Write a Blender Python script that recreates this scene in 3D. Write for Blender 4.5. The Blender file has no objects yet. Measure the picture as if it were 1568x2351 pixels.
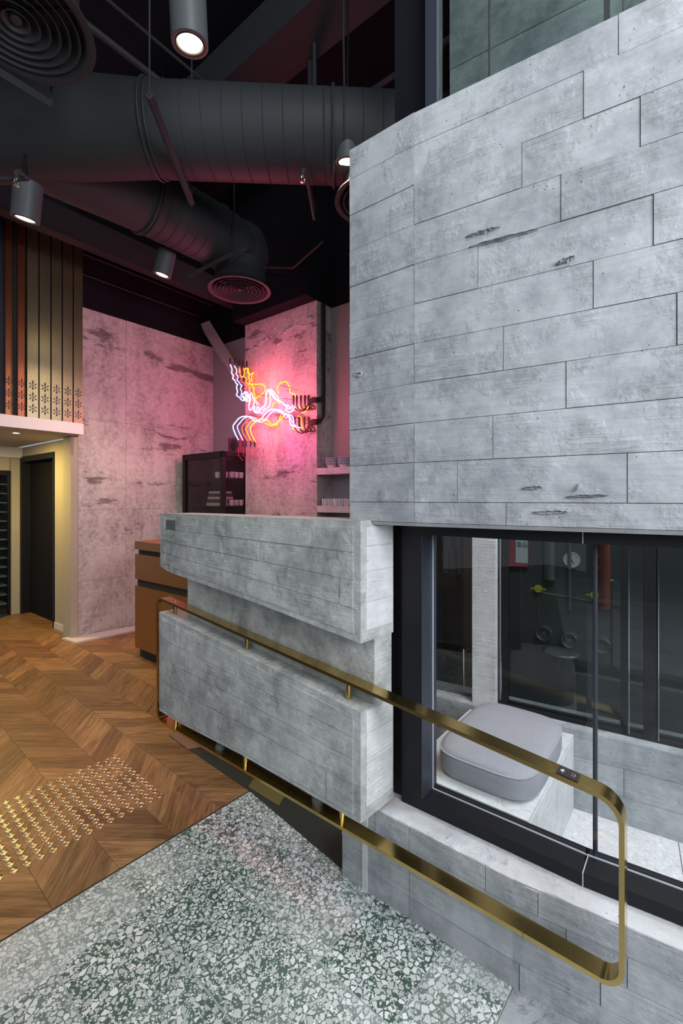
import bpy, bmesh, math, random
from mathutils import Vector, Matrix
random.seed(7)
S = bpy.context.scene
COL = S.collection

# ------------------------------------------------------------------ camera
F, CX, HY, EYE = 1045.0, 784.0, 1145.0, 1.5          # focal length in px, image centre x, horizon row, eye height
cd = bpy.data.cameras.new('camera'); cam = bpy.data.objects.new('camera', cd); COL.objects.link(cam)
cd.sensor_fit = 'VERTICAL'; cd.sensor_height = 36.0; cd.sensor_width = 24.0
cd.lens = F/2351*36.0; cd.shift_y = -(1175.5-HY)/2351
cd.clip_start = .02
cam.location = (0, 0, EYE); cam.rotation_euler = (math.pi/2, 0, 0)
S.camera = cam

# ------------------------------------------------------------------ world, lights, exposure
W = bpy.data.worlds.new('world'); S.world = W; W.use_nodes = True
bg = W.node_tree.nodes['Background']; bg.inputs[0].default_value = (.80, .88, 1.0, 1); bg.inputs[1].default_value = .42
S.view_settings.view_transform = 'Standard'; S.view_settings.look = 'None'
S.view_settings.exposure = 0.0; S.view_settings.gamma = 1.0; S.view_settings.use_curve_mapping = False

def area(name, loc, target, size, power, color, sy=None):
    l = bpy.data.lights.new(name, 'AREA'); l.energy = power; l.color = color; l.size = size
    if sy: l.shape = 'RECTANGLE'; l.size_y = sy
    o = bpy.data.objects.new(name, l); COL.objects.link(o); o.location = loc
    o.rotation_euler = (Vector(target)-Vector(loc)).to_track_quat('-Z', 'Y').to_euler(); return o
area('daylight_entrance', (-1.3, -2.6, 3.0), (.9, 1.8, 1.2), 2.6, 50, (.90, .95, 1.0))
area('daylight_right', (2.0, -1.2, 2.3), (.25, 1.75, .9), 1.4, 118, (.94, .96, 1.0))
area('upper_reflection_fill', (.5, -.2, 4.6), (1.35, 2.2, 3.9), .8, 50, (.85, .95, .95))  # added fill for the wall that stands in for the upper glass reflection
area('vestibule_fill', (1.22, 1.72, 2.25), (1.15, 1.8, 0), .7, 30, (.96, .95, 1.0))  # unseen fill added above the bench to brighten the vestibule
area('daylight_vestibule', (3.6, 1.2, 2.6), (1.0, 1.9, .4), 1.6, 60, (.93, .96, 1.0))
area('warm_soffit_wash', (-3.75, 4.75, 2.12), (-3.65, 4.9, 0), .3, 30, (1.0, .70, .20))

# ------------------------------------------------------------------ frames and helpers
class Frame:
    """vertical working frame: x along the wall, y into the wall (away from the viewer), z up"""
    def __init__(s, o, e):
        l = math.hypot(*e); s.o = (o[0], o[1]); s.e = (e[0]/l, e[1]/l); s.n = (-s.e[1], s.e[0])
    def mat(s, z=0): return Matrix(((s.e[0], s.n[0], 0, s.o[0]), (s.e[1], s.n[1], 0, s.o[1]), (0, 0, 1, z), (0, 0, 0, 1)))
    def at(s, px, py, off=0):
        rx = (px-CX)/F
        ox, oy = s.o[0]+s.n[0]*off, s.o[1]+s.n[1]*off
        # ox+e0*u = rx*(oy+e1*u)
        u = (rx*oy-ox)/(s.e[0]-rx*s.e[1]); Y = oy+s.e[1]*u
        return u, EYE+(HY-py)/F*Y
    def u(s, px, off=0): return s.at(px, HY, off)[0]
    def z(s, px, py, off=0): return s.at(px, py, off)[1]
    def w(s, u, y=0): return (s.o[0]+s.e[0]*u+s.n[0]*y, s.o[1]+s.e[1]*u+s.n[1]*y)
def gp(px, py, z=0):
    Y = (EYE-z)*F/(py-HY); return ((px-CX)/F*Y, Y)

U = (1334, -1045); V = (819, 1045); R = (1670, -1045)
FB = Frame((.042, 1.62), U)                 # front face of the concrete counter blocks

def link(name, me, mat=None, parent=None, M=None):
    o = bpy.data.objects.new(name, me); COL.objects.link(o)
    if mat and not me.materials: me.materials.append(mat)
    if parent: o.parent = parent
    if M is not None:
        if parent: o.matrix_local = M
        else: o.matrix_world = M
    return o
def build(name, bm, mat, parent=None, M=None, smooth=False, bev=0, seg=1):
    if bev: bmesh.ops.bevel(bm, geom=[e for e in bm.edges if len(e.link_faces) == 2 and e.calc_face_angle(0) > .5], offset=bev, segments=seg, affect='EDGES', profile=.5, clamp_overlap=True)
    bmesh.ops.recalc_face_normals(bm, faces=bm.faces)
    me = bpy.data.meshes.new(name); bm.to_mesh(me); bm.free()
    if smooth:
        for p in me.polygons: p.use_smooth = True
        try: me.set_sharp_from_angle(angle=math.radians(38))
        except Exception: pass
    return link(name, me, mat, parent, M)
def thing(name, label, cat, M=None, group=None):
    o = bpy.data.objects.new(name, None); COL.objects.link(o); o.empty_display_size = .05
    if M is not None: o.matrix_world = M
    o['label'] = label; o['category'] = cat
    if group: o['group'] = group
    return o
def tag(o, label, cat, group=None):
    o['label'] = label; o['category'] = cat
    if group: o['group'] = group
    return o
def struct(o, label=None, cat='wall'):
    o['kind'] = 'structure'
    if label: o['label'] = label; o['category'] = cat
    return o
def B(): return bmesh.new()
def box(bm, x0, x1, y0, y1, z0, z1):
    v = [bm.verts.new(p) for p in ((x0,y0,z0),(x1,y0,z0),(x1,y1,z0),(x0,y1,z0),(x0,y0,z1),(x1,y0,z1),(x1,y1,z1),(x0,y1,z1))]
    for f in ((0,1,2,3),(4,5,6,7),(0,1,5,4),(1,2,6,5),(2,3,7,6),(3,0,4,7)): bm.faces.new([v[i] for i in f])
    return bm
def pr_y(bm, poly, y0, y1):                 # polygon in x,z pushed along y
    a = [bm.verts.new((x, y0, z)) for x, z in poly]; b = [bm.verts.new((x, y1, z)) for x, z in poly]; n = len(poly)
    bm.faces.new(a); bm.faces.new(b)
    for i in range(n): bm.faces.new((a[i], a[(i+1) % n], b[(i+1) % n], b[i]))
    return bm
def pr_z(bm, poly, z0, z1):
    a = [bm.verts.new((x, y, z0)) for x, y in poly]; b = [bm.verts.new((x, y, z1)) for x, y in poly]; n = len(poly)
    bm.faces.new(a); bm.faces.new(b)
    for i in range(n): bm.faces.new((a[i], a[(i+1) % n], b[(i+1) % n], b[i]))
    return bm
def tube(bm, pts, r, n=8, cap=True):
    pts = [Vector(p) for p in pts]; rr = r if isinstance(r, (list, tuple)) else [r]*len(pts)
    t0 = (pts[1]-pts[0]).normalized()
    up = Vector((0,0,1)) if abs(t0.z) < .9 else Vector((1,0,0))
    a = t0.cross(up).normalized(); rings = []
    for i, p in enumerate(pts):
        t = (pts[min(i+1, len(pts)-1)]-pts[max(i-1, 0)])
        t = t.normalized() if t.length > 1e-9 else t0
        a = (a-t*a.dot(t)); a = a.normalized() if a.length > 1e-6 else t.orthogonal().normalized()
        b = t.cross(a)
        rings.append([bm.verts.new(p+(a*math.cos(k*2*math.pi/n)+b*math.sin(k*2*math.pi/n))*rr[i]) for k in range(n)])
    for i in range(len(rings)-1):
        for k in range(n): bm.faces.new((rings[i][k], rings[i][(k+1) % n], rings[i+1][(k+1) % n], rings[i+1][k]))
    if cap: bm.faces.new(rings[0]); bm.faces.new(rings[-1])
    return bm
def lathe(bm, prof, n=24, c=(0, 0, 0), close=False):    # profile (r,z)
    rings = []
    for r, z in prof:
        if r < 1e-6: rings.append([bm.verts.new((c[0], c[1], c[2]+z))])
        else: rings.append([bm.verts.new((c[0]+r*math.cos(k*2*math.pi/n), c[1]+r*math.sin(k*2*math.pi/n), c[2]+z)) for k in range(n)])
    m = len(rings)
    for i in range(m if close else m-1):
        p, q = rings[i], rings[(i+1) % m]
        for k in range(n):
            k2 = (k+1) % n
            if len(p) == 1 and len(q) == 1: continue
            if len(p) == 1: bm.faces.new((p[0], q[k], q[k2]))
            elif len(q) == 1: bm.faces.new((p[k], p[k2], q[0]))
            else: bm.faces.new((p[k], p[k2], q[k2], q[k]))
    return bm
def torus(bm, R_, r, n=32, m=8, M=None):
    vs = []
    for i in range(n):
        a = i*2*math.pi/n
        vs.append([bm.verts.new((M or Matrix())@Vector(((R_+r*math.cos(b*2*math.pi/m))*math.cos(a), (R_+r*math.cos(b*2*math.pi/m))*math.sin(a), r*math.sin(b*2*math.pi/m)))) for b in range(m)])
    for i in range(n):
        for b in range(m): bm.faces.new((vs[i][b], vs[(i+1) % n][b], vs[(i+1) % n][(b+1) % m], vs[i][(b+1) % m]))
    return bm
def arc(c, r, a0, a1, n=8): return [(c[0]+r*math.cos(math.radians(a0+(a1-a0)*i/n)), c[1]+r*math.sin(math.radians(a0+(a1-a0)*i/n))) for i in range(n+1)]
def round_poly(pts, r, n=6):
    out = []; m = len(pts)
    for i in range(m):
        p = Vector(pts[i]); a = Vector(pts[i-1]); b = Vector(pts[(i+1) % m]); ri = r[i] if isinstance(r, (list, tuple)) else r
        da = (a-p).normalized(); db = (b-p).normalized(); th = da.angle(db)
        d = min(ri/math.tan(th/2), (a-p).length*.49, (b-p).length*.49); rad = d*math.tan(th/2)
        c = p+(da+db).normalized()*(rad/math.sin(th/2)); s = p+da*d; e = p+db*d
        v0 = s-c; v1 = e-c; ang = v0.angle(v1) if v0.length > 1e-9 else 0; sg = 1 if v0.x*v1.y-v0.y*v1.x > 0 else -1
        for k in range(n+1):
            t = sg*ang*k/n; out.append((c.x+v0.x*math.cos(t)-v0.y*math.sin(t), c.y+v0.x*math.sin(t)+v0.y*math.cos(t)))
    return out
def clip(poly, a, b, c):                    # keep a*x+b*y<=c
    out = []
    for i in range(len(poly)):
        p, q = poly[i], poly[(i+1) % len(poly)]; dp = a*p[0]+b*p[1]-c; dq = a*q[0]+b*q[1]-c
        if dp <= 0: out.append(p)
        if (dp < 0 < dq) or (dq < 0 < dp): t = dp/(dp-dq); out.append((p[0]+(q[0]-p[0])*t, p[1]+(q[1]-p[1])*t))
    return out

# ------------------------------------------------------------------ materials
class N:
    def __init__(s, name):
        s.m = bpy.data.materials.new(name); s.m.use_nodes = True; s.t = s.m.node_tree; s.p = s.t.nodes['Principled BSDF']
    def n(s, typ, **k):
        o = s.t.nodes.new(typ)
        for a, b in k.items():
            if a in ('loc', 'scl') : continue
            setattr(o, a, b)
        return o
    def l(s, a, b): s.t.links.new(a, b)
    def coord(s, scale=(1, 1, 1), rnd=0, kind='Object'):
        tc = s.n('ShaderNodeTexCoord'); mp = s.n('ShaderNodeMapping'); mp.inputs['Scale'].default_value = scale
        if rnd:
            oi = s.n('ShaderNodeObjectInfo'); mu = s.n('ShaderNodeMath', operation='MULTIPLY'); mu.inputs[1].default_value = rnd
            s.l(oi.outputs['Random'], mu.inputs[0]); ad = s.n('ShaderNodeVectorMath', operation='ADD'); s.l(tc.outputs[kind], ad.inputs[0]); s.l(mu.outputs[0], ad.inputs[1]); s.l(ad.outputs[0], mp.inputs[0])
        else: s.l(tc.outputs[kind], mp.inputs[0])
        return mp.outputs[0]
    def noise(s, v, scale, detail=6, rough=.6, dist=0):
        o = s.n('ShaderNodeTexNoise'); o.inputs['Scale'].default_value = scale; o.inputs['Detail'].default_value = detail
        o.inputs['Roughness'].default_value = rough; o.inputs['Distortion'].default_value = dist; s.l(v, o.inputs['Vector']); return o.outputs['Fac']
    def vor(s, v, scale, feature='F1', out='Distance', rnd=1):
        o = s.n('ShaderNodeTexVoronoi', feature=feature); o.inputs['Scale'].default_value = scale; o.inputs['Randomness'].default_value = rnd
        s.l(v, o.inputs['Vector']); return o.outputs[out]
    def ramp(s, f, stops, interp='LINEAR'):
        o = s.n('ShaderNodeValToRGB'); o.color_ramp.interpolation = interp; e = o.color_ramp.elements
        while len(e) < len(stops): e.new(.5)
        for i, (p, c) in enumerate(stops):
            e[i].position = p; e[i].color = (c if isinstance(c, tuple) else (c, c, c))+(1,) if not (isinstance(c, tuple) and len(c) == 4) else c
        s.l(f, o.inputs[0]); return o.outputs[0]
    def mix(s, f, a, b, typ='MIX'):
        o = s.n('ShaderNodeMix', data_type='RGBA', blend_type=typ)
        for i, x in ((0, f), (6, a), (7, b)):
            if isinstance(x, (int, float)): o.inputs[i].default_value = x if i == 0 else (x, x, x, 1)
            elif isinstance(x, tuple): o.inputs[i].default_value = x+(1,)
            else: s.l(x, o.inputs[i])
        return o.outputs[2]
    def math(s, op, a, b=0):
        o = s.n('ShaderNodeMath', operation=op)
        for i, x in ((0, a), (1, b)):
            if isinstance(x, (int, float)): o.inputs[i].default_value = x
            else: s.l(x, o.inputs[i])
        return o.outputs[0]
    def bump(s, h, strength, dist=.01, prev=None):
        o = s.n('ShaderNodeBump'); o.inputs['Strength'].default_value = strength; o.inputs['Distance'].default_value = dist
        s.l(h, o.inputs['Height'])
        if prev: s.l(prev, o.inputs['Normal'])
        return o.outputs[0]
    def rand(s): return s.n('ShaderNodeObjectInfo').outputs['Random']
    def set(s, color=None, rough=None, metal=None, normal=None, **k):
        for key, x in (('Base Color', color), ('Roughness', rough), ('Metallic', metal), ('Normal', normal)):
            if x is None: continue
            if isinstance(x, (int, float)): s.p.inputs[key].default_value = x
            elif isinstance(x, tuple): s.p.inputs[key].default_value = x+(1,)
            else: s.l(x, s.p.inputs[key])
        for key, x in k.items(): s.p.inputs[key.replace('_', ' ')].default_value = x
        return s.m
def plain(name, c, rough=.5, metal=0, bumpy=0, sc=60, **k):
    m = N(name); v = m.coord()
    nz = m.noise(v, sc, 4)
    col = m.mix(nz, tuple(x*.88 for x in c), tuple(min(1, x*1.1) for x in c))
    nr = m.bump(nz, bumpy, .002) if bumpy else None
    return m.set(col, rough, metal, nr, **k)

def concrete(name, lo, hi, rnd=.10, warm=0, grain=.5, pits=True):
    m = N(name)
    v = m.coord(rnd=3.7); g = m.coord((1.4, 1.4, 26), rnd=9.1)
    v0 = m.coord(); big = m.noise(v0, 3.2, 9, .62, .3); mid = m.noise(v0, 17, 8, .68)
    gr = m.noise(g, 3.0, 8, .62, .9)
    c = m.ramp(m.math('ADD', m.math('MULTIPLY', big, .6), m.math('MULTIPLY', mid, .4)), [(.38, lo), (.60, hi)])
    c = m.mix(.22, c, m.ramp(gr, [(.3, .55), (.62, 1.0)]), 'MULTIPLY')
    b = m.math('ADD', 1-rnd/2, m.math('MULTIPLY', m.rand(), rnd)); c = m.mix(1, c, b, 'MULTIPLY')
    # dark hairlines following the wood grain, pits
    hl = m.ramp(gr, [(.475, 1.0), (.495, .50), (.515, 1.0)])
    msk = m.ramp(m.noise(v, 6, 5), [(.49, 0.0), (.62, 1.0)])
    c = m.mix(m.math('MULTIPLY', msk, .8), c, m.mix(1, c, hl, 'MULTIPLY'))
    pv = m.vor(v, 46); pit = m.ramp(pv, [(.06, .35), (.13, 1.0)])
    pm = m.ramp(m.noise(v, 9, 3), [(.52, 0.0), (.6, 1.0)])
    if pits: c = m.mix(pm, c, m.mix(1, c, pit, 'MULTIPLY'))
    wh = m.ramp(m.noise(v, 60, 6, .75), [(.68, 0.0), (.74, 1.0)]); c = m.mix(m.math('MULTIPLY', wh, .35), c, (.78, .79, .80))
    nr = m.bump(m.math('MULTIPLY', gr, m.math('ADD', .35, msk)), grain, .012)
    nr = m.bump(m.noise(v, 90, 6, .7), .35, .003, nr)
    if pits: nr = m.bump(m.mix(pm, 1.0, pit), .5, .004, nr)
    return m.set(c, .78, 0, nr, Specular_IOR_Level=.3)
M_wallc = concrete('board_marked_concrete_pale', (.27, .285, .305), (.48, .495, .52), rnd=.06)
M_block = concrete('board_marked_concrete_counter', (.235, .25, .245), (.54, .56, .55), rnd=.025, grain=.55)
M_curb = concrete('board_marked_concrete_curb', (.24, .26, .28), (.46, .48, .50), rnd=.16)
M_bright = concrete('pale_and_lit_concrete', (.50, .51, .52), (.66, .67, .69), rnd=.04, grain=.35)  # pale concrete, also paints light onto the counter ends and drip edges

def oldwall(name, chip=1.0):
    m = N(name); v = m.coord(); v2 = m.coord((1, 1, .6))
    big = m.noise(v2, 2.3, 12, .7); fine = m.noise(v, 22, 10, .75); blot = m.noise(v2, 5.5, 10, .66)
    c = m.ramp(m.math('ADD', m.math('MULTIPLY', big, .55), m.math('MULTIPLY', fine, .45)), [(.36, (.22, .195, .19)), (.46, (.46, .425, .415)), (.57, (.70, .66, .65))])
    pale = m.ramp(blot, [(.50, 0.0), (.56, 1.0)]); c = m.mix(m.math('MULTIPLY', pale, .5), c, (.66, .63, .62))
    hl = m.noise(m.coord((.45, 1, 1.9)), 3.1, 12, .72)
    sx = m.n('ShaderNodeSeparateXYZ'); m.l(m.coord((1, 1, 1/3.58)), sx.inputs[0])
    wob = m.math('ADD', m.math('ADD', sx.outputs[2], m.math('MULTIPLY', m.math('SUBTRACT', m.noise(v, 2.2, 3), .5), .10)), m.math('MULTIPLY', sx.outputs[0], .02))
    band = m.ramp(wob, [(.0, 0.0), (.315, 0.0), (.345, .8), (.37, 0.0), (.46, 0.0), (.485, .9), (.51, 0.0), (.635, 0.0), (.665, 1.0), (.69, 0.0), (.88, 0.0), (.915, 1.0), (.95, .0)])
    hl = m.math('ADD', hl, m.math('MULTIPLY', band, .12))
    dark = m.ramp(hl, [(.60, 0.0), (.64, 1.0)]); c = m.mix(m.math('MULTIPLY', dark, .72), c, (.10, .08, .08))
    pk = m.ramp(m.vor(v, 55), [(.08, .35), (.16, 1.0)]); pm = m.ramp(m.noise(v, 4, 4), [(.5, 0.0), (.58, 1.0)]); c = m.mix(pm, c, m.mix(1, c, pk, 'MULTIPLY'))
    nr = m.bump(m.mix(.35, fine, m.ramp(blot, [(.40, 0.0), (.66, 1.0)])), .6*chip, .03); nr = m.bump(dark, .4, .01, nr); nr = m.bump(m.mix(pm, 1.0, pk), .5*chip, .01, nr)
    return m.set(c, .85, 0, nr, Specular_IOR_Level=.25)
M_old = oldwall('weathered_old_concrete'); M_col = oldwall('scabbled_column_concrete', 1.5)

def terrazzo(name, matrix, chip_lo, chip_hi, s1=46, dens=.18):
    m = N(name); v = m.coord(rnd=5.3)
    dv = m.n('ShaderNodeVectorMath', operation='ADD'); m.l(v, dv.inputs[0])
    no = m.n('ShaderNodeTexNoise'); no.inputs['Scale'].default_value = 30; m.l(v, no.inputs['Vector'])
    sc = m.n('ShaderNodeVectorMath', operation='SCALE'); sc.inputs['Scale'].default_value = .012; m.l(no.outputs['Color'], sc.inputs[0]); m.l(sc.outputs[0], dv.inputs[1]); w = dv.outputs[0]
    base = m.mix(m.noise(v, 5, 6), matrix, tuple(x*1.9 for x in matrix))
    def layer(scale, thr, edge):
        ed = m.vor(w, scale, 'DISTANCE_TO_EDGE'); cc = m.vor(w, scale, 'F1', 'Color')
        sep = m.n('ShaderNodeSeparateColor'); m.l(cc, sep.inputs[0])
        on = m.math('MULTIPLY', m.math('GREATER_THAN', sep.outputs[0], thr), m.math('GREATER_THAN', ed, m.math('ADD', edge, m.math('MULTIPLY', sep.outputs[2], .16))))
        return on, m.mix(sep.outputs[1], chip_lo, chip_hi)
    on2, c2 = layer(s1*2.3, .35, .06); on1, c1 = layer(s1, dens, .05)
    c = m.mix(on2, base, c2); c = m.mix(on1, c, c1)
    haze = m.math('MULTIPLY', m.ramp(m.noise(v, 3.5, 4), [(.36, .1), (.60, .8)]), m.math('MULTIPLY', m.rand(), m.rand())); c = m.mix(haze, c, tuple((a+b)/2*.8 for a, b in zip(chip_lo, chip_hi)))
    b = m.math('ADD', .88, m.math('MULTIPLY', m.rand(), .2)); c = m.mix(1, c, b, 'MULTIPLY')
    return m.set(c, .42, 0, m.bump(m.noise(v, 80, 4), .08, .002), Specular_IOR_Level=.35)
M_terr = terrazzo('green_terrazzo', (.045, .082, .066), (.44, .48, .475), (.86, .88, .88), 54)
M_terrw = terrazzo('white_terrazzo', (.42, .42, .44), (.50, .49, .50), (.80, .79, .80), 60)

def wood(name, lo, hi):
    m = N(name); r = m.rand(); v = m.coord((2.2, 26, 1), rnd=7); v2 = m.coord((6, 120, 1), rnd=3)
    g = m.noise(v, 1.5, 8, .6, 1.6); f = m.noise(v2, 1.4, 5, .7)
    c = m.ramp(g, [(.33, lo), (.52, tuple((a+b)/2 for a, b in zip(lo, hi))), (.68, hi)])
    c = m.mix(.4, c, m.ramp(f, [(.35, .5), (.55, 1.0)]), 'MULTIPLY')
    rr = m.ramp(r, [(0.0, (.62, .56, .52)), (.45, (.92, .88, .82)), (1.0, (1.25, 1.22, 1.12))]); c = m.mix(1, c, rr, 'MULTIPLY')
    return m.set(c, .42, 0, m.bump(f, .15, .002), Specular_IOR_Level=.4)
M_wood = wood('oiled_oak', (.15, .078, .034), (.41, .232, .108))

def brass(name, c, rough=.26, ax=(.25, 260, 260), bp=.0):
    m = N(name); v = m.coord(ax); nz = m.noise(v, 8, 4, .6)
    col = m.mix(nz, tuple(x*.85 for x in c), c)
    return m.set(col, m.math('ADD', rough-.03, m.math('MULTIPLY', nz, .06)), 1.0, m.bump(nz, bp, .001))
M_brass = brass('brushed_brass', (.64, .46, .17), .19); M_panel = brass('brushed_brass_panel', (.72, .60, .36), .28, (220, 220, .8))
M_stud = brass('brass_stud', (.68, .58, .40), .26, (1, 1, 1)); M_red = brass('red_tinted_brass', (.62, .20, .12), .3, (220, 220, .8))  # front leaves use brass tinted red
M_black = plain('black_painted_wall', (.009, .009, .013), .85, 0, .3, 30, Specular_IOR_Level=.12)
M_duct = plain('dark_grey_duct_paint', (.032, .034, .038), .6, 0, .15, 90, Specular_IOR_Level=.3)
M_lamp = plain('charcoal_lamp_paint', (.075, .080, .085), .5)
M_frame = plain('black_aluminium', (.007, .0075, .010), .5, Specular_IOR_Level=.3)
M_frameb = plain('blue_black_aluminium_reveal', (.022, .026, .040), .45)
M_seal = plain('pale_silicone_seal', (.40, .42, .46), .5)
M_trim = plain('white_painted_trim', (.66, .64, .62), .55)
M_fascia = plain('white_fascia_paint', (.78, .74, .76), .5)
M_cream = plain('cream_wall_paint', (.42, .38, .30), .8, 0, .1, 200)
M_soffit = plain('soffit_plaster', (.55, .49, .42), .85)
M_plaster = plain('mauve_grey_plaster', (.34, .32, .33), .85)
M_cab = plain('copper_brown_cabinet_laminate', (.27, .105, .018), .38, .25, .1, 250)
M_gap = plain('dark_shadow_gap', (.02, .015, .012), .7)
M_fabric = plain('grey_wool_fabric', (.30, .30, .335), .95, 0, .8, 420)
M_chrome = plain('chrome', (.7, .7, .72), .15, 1)
M_cup = plain('white_glazed_porcelain', (.74, .73, .74), .25)
M_blue = plain('blue_glaze', (.05, .07, .24), .3)
M_rubber = plain('black_rubber', (.02, .015, .017), .6)
M_darkwood = plain('dark_brown_steel_beam', (.075, .038, .026), .45, .3)
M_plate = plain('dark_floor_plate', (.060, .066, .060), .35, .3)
M_ply = plain('raw_formwork_edge', (.30, .20, .12), .8)
M_redsign = plain('red_enamel', (.42, .04, .06), .4)
M_white = plain('white_sheet', (.72, .74, .74), .6)
M_ink = plain('black_ink', (.03, .03, .05), .6)
M_yellow = plain('yellow_paint', (.62, .60, .04), .5)
M_dull = plain('dull_green_grey_metal', (.14, .16, .155), .4, .4)
M_dark = plain('charcoal_stone_cladding', (.075, .080, .085), .5, 0, .2, 12)
M_purple = plain('dark_purple_speaker_cloth', (.14, .04, .08), .8)  # even purple base colour for the speaker box
M_shirt = plain('folded_white_cloth', (.62, .58, .54), .9); M_shirtd = plain('folded_charcoal_cloth', (.06, .05, .055), .9)

def glass(name, tint=(.93, .97, .96), refl=1.0):
    m = N(name); t = m.t; t.nodes.remove(m.p); out = t.nodes['Material Output']
    fr = m.n('ShaderNodeFresnel'); ge = m.n('ShaderNodeNewGeometry'); m.l(m.math('SUBTRACT', 1.45, m.math('MULTIPLY', ge.outputs['Backfacing'], .7603)), fr.inputs[0])
    tr = m.n('ShaderNodeBsdfTransparent'); tr.inputs[0].default_value = tint+(1,)
    gl = m.n('ShaderNodeBsdfGlossy'); gl.inputs['Roughness'].default_value = .0; gl.inputs[0].default_value = (1, 1, 1, 1)
    mx = m.n('ShaderNodeMixShader'); m.l(m.math('MULTIPLY', fr.outputs[0], refl), mx.inputs[0]); m.l(tr.outputs[0], mx.inputs[1]); m.l(gl.outputs[0], mx.inputs[2]); m.l(mx.outputs[0], out.inputs[0])
    return m.m
M_glass = glass('clear_glass', (.97, .985, .98), .7); M_glassd = glass('tinted_glass', (.76, .80, .79)); M_glassf = glass('display_case_glass', (.80, .80, .82), .6)
def emit(name, c, s):
    m = N(name); m.set((0, 0, 0), .5); m.p.inputs['Emission Color'].default_value = c+(1,); m.p.inputs['Emission Strength'].default_value = s; return m.m
M_bulb = emit('warm_lamp_glow', (1.0, .82, .50), 9)
NEON = [emit('neon_ice_blue', (.16, .34, 1.0), 7), emit('neon_blue_violet', (.22, .20, 1.0), 5), emit('neon_red', (1.0, .03, .015), 7), emit('neon_orange', (1.0, .08, .004), 8), emit('neon_amber', (1.0, .17, .006), 7)]

# ================================================================== FLOOR
A = (.652, .758); Bd = (.758, -.652)
def ab(a, b): return (a*A[0]+b*Bd[0], a*A[1]+b*Bd[1])
floor = build('floor', box(B(), -7, 7, -4.6, 9, -.06, -.012), plain('floor_screed', (.03, .025, .02), .9)); struct(floor)
EDGE = -1.882
w_, st = .24, .165; k_ = .758/.652
me_cache = {}
far = B(); cnt = 0
def plank_poly(col, n):
    a0 = .812+col*w_; a1 = a0+w_; sh = k_*w_; g = .0007
    b0 = n*st+.03
    if col % 2 == 0: return [(a0+g, b0+g), (a1-g, b0+sh+g), (a1-g, b0+sh+st-g), (a0+g, b0+st-g)]
    return [(a0+g, b0+sh+g), (a1-g, b0+g), (a1-g, b0+st-g), (a0+g, b0+sh+st-g)]
for col in range(-4, 18):
    for n in range(-44, -9):
        P = plank_poly(col, n); full = all(b < EDGE for a, b in P)
        if not full:
            P = clip(P, 0, 1, EDGE-.002)
            if len(P) < 3: continue
        wp = [ab(*p) for p in P]; cx = sum(p[0] for p in wp)/len(wp); cy = sum(p[1] for p in wp)/len(wp)
        if cy < 1.2 or cy > 8.2: continue
        if not (-.88*cy-.45 < cx < .2*cy+.3): continue
        if cx < -6.2 or cx+cy*.5 > 1.7: continue
        d = A if False else ((1, 0) if col % 2 == 0 else (-.15, .988))
        ang = math.atan2(d[1], d[0]); c_, s_ = math.cos(-ang), math.sin(-ang)
        loc = [((x-cx)*c_-(y-cy)*s_, (x-cx)*s_+(y-cy)*c_) for x, y in wp]
        if cy > 5.0 or cx < -4.2:
            pr_z(far, wp, -.012, 0); continue
        if full and (col % 2) in me_cache: me = me_cache[col % 2]
        else:
            bm = pr_z(B(), loc, -.012, 0); bmesh.ops.recalc_face_normals(bm, faces=bm.faces); me = bpy.data.meshes.new('plank'); bm.to_mesh(me); bm.free(); me.materials.append(M_wood)
            if full: me_cache[col % 2] = me
        o = bpy.data.objects.new('plank', me); COL.objects.link(o); o.parent = floor; o.location = (cx, cy, 0); o.rotation_euler = (0, 0, ang); cnt += 1
print('planks', cnt)
o = build('far_planks', far, M_wood, floor); o['kind'] = 'stuff'
# terrazzo tiles
al = [-.05, .225, .505, .785, 1.07, 1.345, 1.62, 1.90]; bl = [EDGE+.003, -1.635, -1.32, -1.02, -.734, -.513]
for i in range(len(al)-1):
    for j in range(len(bl)-1):
        g = .003; P = [ab(al[i]+g, bl[j]+g), ab(al[i+1]-g, bl[j]+g), ab(al[i+1]-g, bl[j+1]-g), ab(al[i]+g, bl[j+1]-g)]
        build('terrazzo_tile', pr_z(B(), P, -.012, .0), M_terr, floor, bev=.0012)
build('tile_grout', pr_z(B(), [ab(-.05, EDGE), ab(1.9, EDGE), ab(1.9, -.513), ab(-.05, -.513)], -.0119, -.0015), plain('pale_green_grout', (.36, .41, .40), .8), floor)
build('threshold_strip', pr_z(B(), [ab(-.05, EDGE-.0035), ab(1.5, EDGE-.0035), ab(1.5, EDGE+.0015), ab(-.05, EDGE+.0015)], -.012, .0005), M_gap, floor)
build('concrete_paving', pr_z(B(), [ab(-.3, -.511), ab(1.75, -.511), ab(4.2, 3.6), ab(-4.6, 3.6), ab(-4.6, -.511)], -.012, 0), M_curb, floor)
# tactile studs
ts = thing('tactile_paving', 'field of brass warning studs set in the oak floor before the terrazzo', 'tactile paving')
bm = lathe(B(), [(.0165, 0), (.0160, .002), (.0125, .0042), (.0122, .0036), (.0095, .0052), (.0092, .0047), (.0062, .0058), (.0059, .0054), (.003, .0062), (0, .0062)], 18)
me = bpy.data.meshes.new('stud'); bmesh.ops.recalc_face_normals(bm, faces=bm.faces); bm.to_mesh(me); bm.free(); me.materials.append(M_stud)
for p in me.polygons: p.use_smooth = True
X0, Y0 = gp(366, 1826); a0 = X0*A[0]+Y0*A[1]; b0 = X0*Bd[0]+Y0*Bd[1]
for i in range(12):
    for j in range(23):
        x, y = ab(a0-j*.0473, b0-i*.0478)
        if x < -.77*y-.02: continue
        o = bpy.data.objects.new('stud', me); COL.objects.link(o); o.parent = ts; o.location = (x+random.uniform(-.001, .001), y, 0)

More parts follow.
